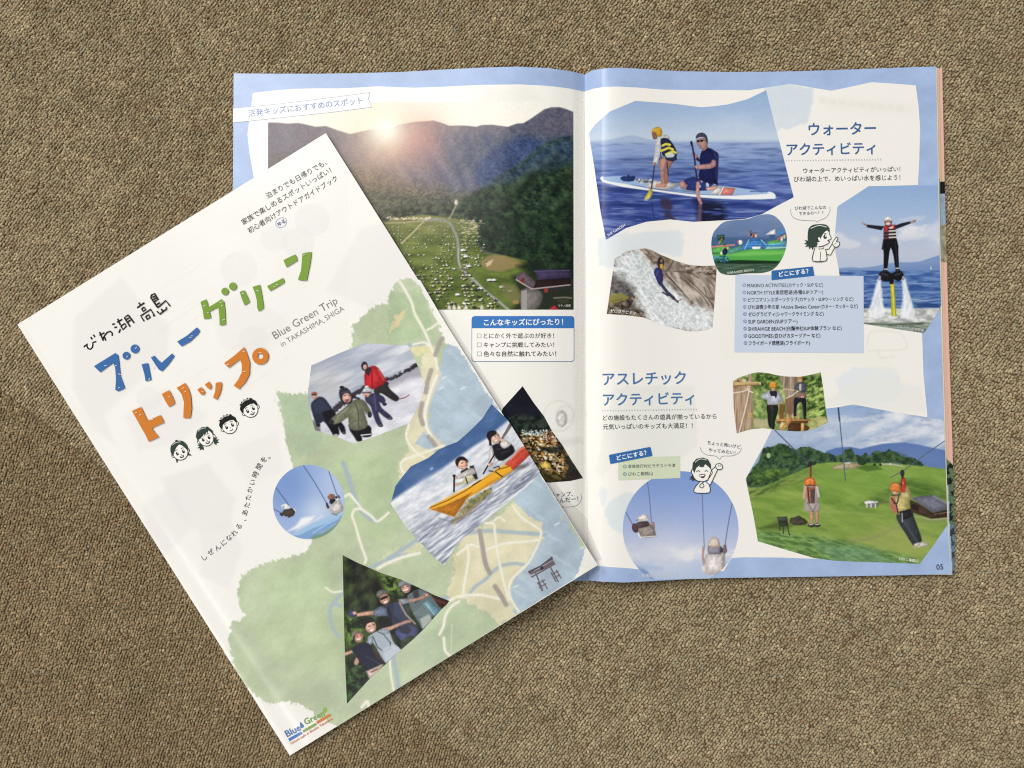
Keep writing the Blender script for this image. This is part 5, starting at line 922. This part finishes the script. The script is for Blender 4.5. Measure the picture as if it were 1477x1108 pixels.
i = block('list_panel', rp, zright, 3); i.poly('891.5,660.8 981,658 981.3,689.6 892,693', '#d4ddc0'); i.text('家族旅行村ビラデスト今津', (906, 673), (974, 671.4), col='#33373f', bold=.008); i.text('びわこ箱館山', (906, 684), (941.5, 683), col='#33373f', bold=.008)
for y in (673, 684): i.ring(901.3, y, 2.7, 1.9, '#4f86ae'); i.text('C', (900.3, y), (902.3, y), col='#4f86ae')
i.done()
i = block('ribbon_label', rp, zright, 6); ribbon(i, '1112.4,390.6 1173,384.4 1175.2,397.8 1112.6,404.3'); i.text('どこにする？', (1123.5, 396), (1166, 391.2), col=WH, bold=.035); i.done()
i = block('ribbon_label', rp, zright, 6); ribbon(i, '877.8,656.4 938.6,644.6 941.6,657.6 879.9,669.6'); i.text('どこにする？', (889.6, 661), (932.4, 653), col=WH, bold=.035); i.done()
i = block('speech_bubble', rp, zright, 3); i.line('1140.3,302 1142.5,312 1152,317 1166,318.4 1176,318.6 1178.6,320.2 1182,318 1191,314 1196.8,306 1197,298', .7, '#8d9096', 5); i.text('びわ湖でこんなの', (1146.2, 300.6), (1191.4, 299.2), col='#4c5b70'); i.text('できるの〜！？', (1152.4, 308.3), (1187.5, 306.6), col='#4c5b70'); i.done()
i = block('speech_bubble', rp, zright, 4); i.line('1009.5,645 1012.5,651.5 1020,656.5 1032,658 1038,662.5 1042,658.2 1056,657.5 1066,653 1069.6,646', .7, '#8d9096', 5); i.text('ちょっと怖いけど', (1020.5, 638.4), (1068, 644.8), col='#4c5b70'); i.text('やってみたい！', (1022, 649), (1060.5, 653.2), col='#4c5b70'); i.done()
i = block('page_number', rp, zright, 3); i.text('05', (1350.6, 817.8), (1360.4, 817.6), col='#3d4658', bold=.02); i.done()
for fx, t, q0, q1, cc in (((860, 270, 5.274), 'SUP GARDEN', (88, 366), (218, 286), '#e6ebf4'), ((860, 270, 5.274), 'ゼログラビティ', (108, 940), (300, 958), '#f0efe9'), ((1010, 270, 6.714), 'SHIRAHIGE BEACH', (262, 832), (516, 800), '#d5dccf'), ((1200, 270, 4.817), 'フライボード琵琶湖', (452, 966), (636, 996), '#d6d8d2'), ((860, 640, 5.404), '箱館山のびわ湖ブランコ', (358, 1029), (650, 1018), '#dde3ee'), ((1070, 570, 4.103), 'びわこ箱館山', (930, 968), (1044, 982), '#eef0dc')):
    i = block('photo_caption', rp, zright, 5); i.fr(*fx); i.text(t, q0, q1, col=cc, bold=.02); i.done()
# two line drawings on the right page
i = block('line_drawing', rp, zright, 6); i.fr(1010, 270, 6.714); K = '#2d3a36'
i.poly('1090,715 1105,605 1150,590 1200,595 1222,625 1215,715', '#f6f3ea'); i.poly('1222,650 1260,660 1310,570 1275,548 1245,600 1220,606', '#f6f3ea')
i.poly('1040,470 1052,400 1090,368 1160,358 1225,366 1252,410 1252,450 1266,490 1250,535 1228,556 1190,572 1150,575 1100,560 1060,540', '#f6f3ea', 3)
i.poly('1040,470 1048,405 1085,368 1150,358 1220,364 1252,400 1250,440 1230,420 1200,440 1180,470 1165,500 1150,480 1140,500 1150,530 1100,545 1060,535 1042,510', '#3b4a44', 2); i.line('1070,400 1150,372 1225,388', 7, '#dfe2dc', 5)
i.poly('1055,520 1010,512 1030,535 1005,548 1035,556 1015,580 1050,572 1052,602 1075,580 1085,610 1100,580 1125,580 1140,545 1100,530', '#3b4a44')
i.line('1252,420 1250,450 1268,490 1262,505 1245,515 1252,530 1228,552 1180,572 1150,575', 7, K, 4); i.disc(1210, 480, 22, K, .8, 90); i.disc(1216, 474, 8, '#ffffff'); i.line('1195,450 1225,446', 5, K); i.line('1140,495 1130,510 1145,528 1158,520', 6, K, 4); i.disc(1240, 518, 9, '#7a4c44')
i.line('1110,590 1100,625 1090,715 1218,713 1222,640 1212,600', 8, K, 3); i.line('1150,580 1148,600 1195,596 1190,575', 6, K); i.line('1165,625 1163,712', 5, K); i.line('1220,606 1246,600 1276,552', 7, K); i.line('1222,650 1262,658 1308,575', 7, K); i.poly('1276,550 1285,530 1315,490 1330,488 1332,500 1318,530 1345,532 1350,550 1335,575 1305,580', '#f6f3ea'); i.line('1276,550 1285,530 1315,490 1330,488 1332,500 1318,530 1345,532 1350,550 1335,575 1305,580 1276,550', 7, K, 3); i.line('1300,545 1320,552', 5, K); i.done()
i = block('line_drawing', rp, zright, 6); i.fr(860, 640, 5.404)
i.poly('762,380 768,345 800,300 850,300 885,340 880,380 825,388', '#f6f3ea', 2); i.poly('865,290 900,200 930,165 950,185 900,300 880,330', '#f6f3ea'); i.poly('742,240 748,260 780,285 815,296 860,285 890,255 905,230 895,200 890,150 860,118 810,108 770,125 750,170', '#f6f3ea', 3)
i.poly('748,195 752,150 780,118 830,108 870,122 893,160 895,205 880,185 850,160 835,185 800,180 812,165 780,190 765,230 757,215', '#3a4641', 1); i.line('770,145 810,120 860,128', 5, '#e1e4de', 4)
i.line('748,200 742,225 752,245 775,282 820,296 865,284 895,245 905,225 896,200', 6, K, 4); i.line('745,200 740,225 755,240', 5, K, 4); i.line('780,220 795,210 810,222', 6, K, 4); i.line('845,218 858,210 872,218', 6, K, 4); i.poly('800,242 850,238 842,265 820,268', '#5a3b3a', 2); i.poly('806,246 844,242 840,252 812,256', '#ffffff')
i.poly('725,235 745,245 735,262 722,258 740,270 720,280 745,278 750,295 765,282 775,290 780,284 755,250', '#3a4641'); i.line('810,290 800,305 770,340 762,375 800,386 880,382 886,340 876,310', 6, K, 3); i.line('868,290 900,205 930,178', 6, K); i.line('884,332 905,290 950,195', 6, K); i.poly('930,170 945,158 970,158 985,175 980,195 960,202 938,195', '#f6f3ea', 2); i.line('930,170 945,158 970,158 985,175 980,195 960,202 938,195', 6, K, 3, True); i.line('950,165 955,180 968,165 972,182', 5, K); i.line('835,300 815,315 805,335 825,345 840,330 830,312', 5, K, 3, True); i.done()

# ---------------------------------------------------------------- the closed guidebook on top of it
cm = empty('closed_magazine', ((443-738.5)*S, (554-641)*S, 0), 'closed white guidebook lying askew on the open one, painted map on its cover', 'magazine')
CPOLY = '25,468 247.5,330 470,192 600,398.6 700,557.5 790,700.5 862.3,815.2 640,952.5 418,1090 290,887.5 150,666'
cv = patch('cover', CPOLY, zcov, 0, cover_ground(), M_COVER, cm)
skirt('page_block', CPOLY, zcov, .04, 1.5, M_EDGE, cm, '#dedbd4', .25)
c_, P_ = art_map(); mp_ = patch('map_illustration', P_, zcov, 1, c_, M_COVER, cv)
photo(art_snow, zcov, 2, M_COVER, cv, 'photo of a family of four in the snow')
photo(art_kayak, zcov, 2, M_COVER, cv, 'photo of a boy and a woman in a yellow and red kayak')
photo(art_forest, zcov, 2, M_COVER, cv, 'triangular photo of four hikers with arms out in a dark forest')
photo(art_sky, zcov, 2, M_COVER, cv, 'round photo of two people on swings in a blue sky')
i = block('tagline', cv, zcov, 2, M_COVER); i.fr(320, 190, 6.154)
for t, a, b in (('泊まりでも日帰りでも、', (395, 575), (925, 268)), ('家族で楽しめるスポットいっぱい！', (180, 808), (965, 338)), ('初心者向けアウトドアガイドブック', (235, 884), (1020, 410))): i.text(t, a, b, col='#474543', bold=.012)
i.ring(527, 808, 54, 49, '#7d88b3', .8, -31); i.text('ゆる', (497, 826), (560, 790), col='#45518c', bold=.03); i.done()
i = block('title_lettering', cv, zcov, 2, M_COVER); i.fr(100, 340, 3.957)
i.fr(110, 415, 9.847)
for P in ('105,845 130,822 160,798 150,832 168,866 200,876 228,850 236,815 234,780 285,765', '204,702 230,736', '240,668 266,702', '330,628 356,690 386,756', '328,676 400,640', '372,745 395,690 440,634 485,620 510,648 510,686', '398,700 420,752', '508,522 548,514', '540,566 578,560', '626,588 604,642', '578,492 652,450', '586,442 626,532', '632,545 690,508 708,550 662,596 632,545', '736,388 780,445 822,502', '736,388 682,426 765,556', '700,455 748,428', '722,492 772,458', '862,286 966,214', '884,212 916,252', '928,298 960,278 986,312 946,336 928,298', '962,476 914,400 1056,308 1112,404 1088,396', '984,412 1026,384 1048,422 1006,450 984,412', '1066,100 1058,142 1156,286', '1066,104 1110,84 1162,166 1106,202', '1080,140 1126,114', '1096,170 1142,142', '1134,244 1186,212', '1156,284 1268,184 1332,262', '1144,334 1184,376 1282,300 1272,272', '1206,300 1228,342'): i.line(P, 22, '#1b1919')
i.fr(100, 340, 3.957)
B_, G_, O_ = '#3d6ba6', '#7a9d3a', '#d07d31'
for P in ('140,745 200,708 262,670 278,680 284,720 292,800 318,870 300,880 278,889 262,880 266,820 262,760 252,726 210,755 176,780', '412,735 430,730 450,728 458,770 468,822 452,828 435,831 428,790', '465,695 486,685 502,705 526,726 560,695 586,672 600,688 566,735 530,774 512,766 490,735', '615,605 672,570 728,523 746,542 735,562 690,605 640,632'): i.poly(P, B_)
for x, y, r in ((325, 685, 22), (374, 646, 25)): i.disc(x, y, r, B_)
for P in ('748,378 764,370 782,363 790,388 792,410 832,386 868,362 884,378 890,440 893,506 876,511 858,511 856,460 850,408 824,420 800,434 806,455 808,470 788,474 768,475 762,430', '972,322 986,315 1000,313 1016,345 1030,378 1016,388 1000,398 986,365', '1045,293 1066,286 1088,280 1100,340 1110,412 1096,424 1080,432 1072,412 1070,370 1060,330', '1128,288 1175,264 1220,241 1228,256 1226,268 1188,292 1145,316', '1222,140 1256,122 1290,107 1298,122 1303,140 1270,162 1238,180', '1330,102 1356,96 1383,92 1376,150 1355,255 1330,256 1304,251 1322,200'): i.poly(P, G_)
for x, y, r in ((888, 318, 21), (933, 289, 22)): i.disc(x, y, r, G_)
for P in ('357,1000 384,988 410,978 426,1014 446,1056 484,1040 520,1024 531,1045 541,1066 505,1082 470,1098 490,1126 512,1148 482,1162 452,1176 436,1140 404,1085', '527,905 548,892 570,882 588,918 603,955 586,968 568,978 548,944', '612,868 638,854 660,840 680,872 694,920 698,990 690,1040 670,1041 650,1040 652,990 654,950 640,905', '730,880 742,870 754,865 768,882 776,894 768,906 752,908', '773,850 786,840 797,832 808,850 813,866 800,878 786,866', '835,840 852,837 870,836 868,870 858,905 842,936 820,924 832,890', '883,728 940,686 998,635 1016,680 1030,722 1028,790 1005,836 968,876 938,856 962,824 984,780 984,735 974,705 940,730 908,754'): i.poly(P, O_)
i.ring(1090, 688, 47, 16, O_)
rs = np.random.RandomState(3)
for x, y in ((205, 742), (265, 742), (285, 790), (283, 868), (330, 690), (380, 640), (700, 572), (690, 580), (455, 820), (480, 750), (770, 400), (790, 440), (865, 380), (870, 400), (880, 480), (990, 330), (1075, 315), (1170, 290), (1185, 280), (1340, 110), (380, 1010), (405, 1022), (470, 1050), (570, 920), (650, 870), (660, 890), (760, 890), (1000, 775), (995, 660), (1088, 668), (905, 735)):
    a = rs.uniform(-.9, .4); L = rs.uniform(4, 9); i.line([[x-L*math.cos(a), y-L*math.sin(a)], [x+L*math.cos(a), y+L*math.sin(a)]], 3, '#f1eee5')
i.done()
i = block('subtitle_lettering', cv, zcov, 2, M_COVER); i.fr(380, 380, 3.692); i.text('Blue Green Trip', (52, 386), (388, 192), col='#84827c', bold=0); i.text('in TAKASHIMA', (92, 432), (313, 302), col='#8a8882', bold=0); i.text(',', (317, 306), size=9, col='#7d7b76', ang=30); i.text('SHIGA', (328, 293), (426, 236), col='#8a8882', bold=0); i.done()
i = block('curved_lettering', cv, zcov, 2, M_COVER); i.fr(220, 560, 4.26)
arc = smooth_closed('318,1040 357,1008 400,980 437,950 470,920 502,890 530,850 560,808 568,765 580,718 588,672 598,625 614,578 632,530 655,482 682,440 712,420', 2, False)[::2]
for k, ch in enumerate('しぜんになれる、あたたかい時間を。'):
    a = arc[max(k-1, 0)]; b = arc[min(k+1, len(arc)-1)]; q = math.degrees(math.atan2(a[1]-b[1], b[0]-a[0])); i.text(ch, arc[k], size=9.6, col='#504e4a', bold=.008, center=True, ang=q)
i.done()
# four faces
def face(cx, cy, q, kind):
    i = block('face_drawing', cv, zcov, 3, M_COVER); a = math.radians(q)
    def f(P):
        P = pts(P)/100*15.3; x = P[:, 0]*math.cos(a)+P[:, 1]*math.sin(a); y = -P[:, 0]*math.sin(a)+P[:, 1]*math.cos(a); return np.stack([cx+x, cy+y], 1)
    K = '#2a2d2b'; Hc = '#34403b' if kind < 2 else '#1f1f1f'
    if kind == 1:
        for sx in (-1, 1): i.poly(f([(sx*62, 40), (sx*105, 36), (sx*84, 56), (sx*112, 66), (sx*88, 76), (sx*100, 96), (sx*76, 90), (sx*64, 108), (sx*52, 84)]), Hc)
    if kind == 0:
        i.poly(f('-16,-92 -6,-112 12,-112 20,-94'), Hc); i.poly(f('62,20 92,78 58,62'), Hc); i.poly(f('-62,30 -66,96 -38,70'), Hc)
    for sx in (-1, 1): i.poly(f([(sx*66, 8), (sx*86, 0), (sx*90, 26), (sx*70, 38)]), K, 3); i.poly(f([(sx*66, 12), (sx*81, 6), (sx*84, 24), (sx*70, 32)]), '#f4f1ea', 3)
    i.poly(f('-74,-20 -70,34 -44,72 0,88 44,72 70,34 74,-20 50,-70 0,-88 -50,-70'), K, 4); i.poly(f('-68,-18 -64,32 -40,66 0,80 40,66 64,32 68,-18 46,-60 0,-78 -46,-60'), '#f6f3ec', 4)
    if kind == 0: i.poly(f('-78,22 -84,-30 -56,-84 0,-100 56,-84 84,-30 78,24 62,0 40,-40 20,-60 0,-56 -36,-30 -62,4'), Hc, 2)
    elif kind == 1: i.poly(f('-80,10 -84,-40 -52,-88 0,-102 56,-86 84,-36 80,10 66,-20 50,-50 24,-20 30,-44 -8,-10 0,-34 -50,-6 -66,-4'), Hc, 1)
    else:
        i.poly(f('-84,4 -88,-36 -66,-66 -74,-78 -50,-80 -48,-96 -24,-90 -14,-106 4,-92 24,-104 34,-88 56,-88 62,-70 84,-40 82,4 66,0 56,-26 22,-36 -20,-34 -54,-22 -66,2'), Hc)
    i.line(f('-46,-78 -10,-90 36,-82'), .8, '#dfe0da', 4)
    for sx in (-1, 1):
        i.poly(f([(sx*30-12, 12), (sx*30-8, -4), (sx*30+8, -4), (sx*30+12, 12), (sx*30+8, 28), (sx*30-8, 28)]), K, 3); i.disc(*(f([(sx*30+4, 5)])[0]), .8, '#ffffff'); i.line(f([(sx*44, -16), (sx*30, -24), (sx*16, -18)]), .8, K, 4)
    i.line(f('-2,24 2,34 6,33'), .6, K)
    if kind in (0, 1, 3): i.poly(f('-22,46 24,44 12,64 -10,64'), '#3a2b2a', 2); i.poly(f('-14,49 18,47 12,54 -8,55'), '#ffffff')
    else: i.line(f('-18,50 0,58 20,48'), .9, K, 4)
    i.done()
for x, y, q, k in ((168, 388, 20, 0), (326, 302, 22, 1), (470, 226, 24, 2), (598, 126, 27, 3)): face(220+x/4.26, 560+y/4.26, q, k)
i = block('gate_drawing', cv, zcov, 3, M_COVER); i.fr(620, 640, 4.262); T_ = '#71626a'
i.poly('603,785 680,748 752,692 757,712 690,752 610,800', '#5d565f'); i.poly('612,800 690,758 758,716 768,734 700,772 622,806', T_); i.line('622,822 770,738', 8, T_); i.poly('676,762 694,752 700,768 684,778', '#3c373f')
for P in ('648,790 694,905', '732,745 790,850'): i.line(P, 8, '#75686f')
for P in ('664,852 690,905', '688,836 722,892', '744,792 776,850', '776,776 806,828'): i.line(P, 6.5, '#75686f')
for P in ('660,862 706,838', '672,884 716,860', '746,806 790,782', '758,828 800,804'): i.line(P, 6, '#7d6f75')
i.done()
i = block('logo', cv, zcov, 3, M_COVER); i.fr(380, 1000, 9.23)
i.text('Blue', (296, 545), (482, 448), col='#4f74b4', bold=.03); i.poly('485,385 515,405 535,430 532,455 510,465 490,450 487,420', '#4378ab', 3); i.text('Green', (545, 385), (800, 258), col='#7da04a', bold=.03)
i.poly('790,215 815,190 840,205 845,235 825,258 795,250', '#8db052', 3); i.poly('328,605 500,508 520,540 345,642', '#4f7cc2'); i.poly('520,495 695,393 710,425 530,527', '#85a951'); i.poly('700,375 880,272 905,300 718,412', '#d0803c'); i.text('Nature style in Biwako Takashima', (362, 670), (915, 335), col='#d98a66', bold=.02); i.done()
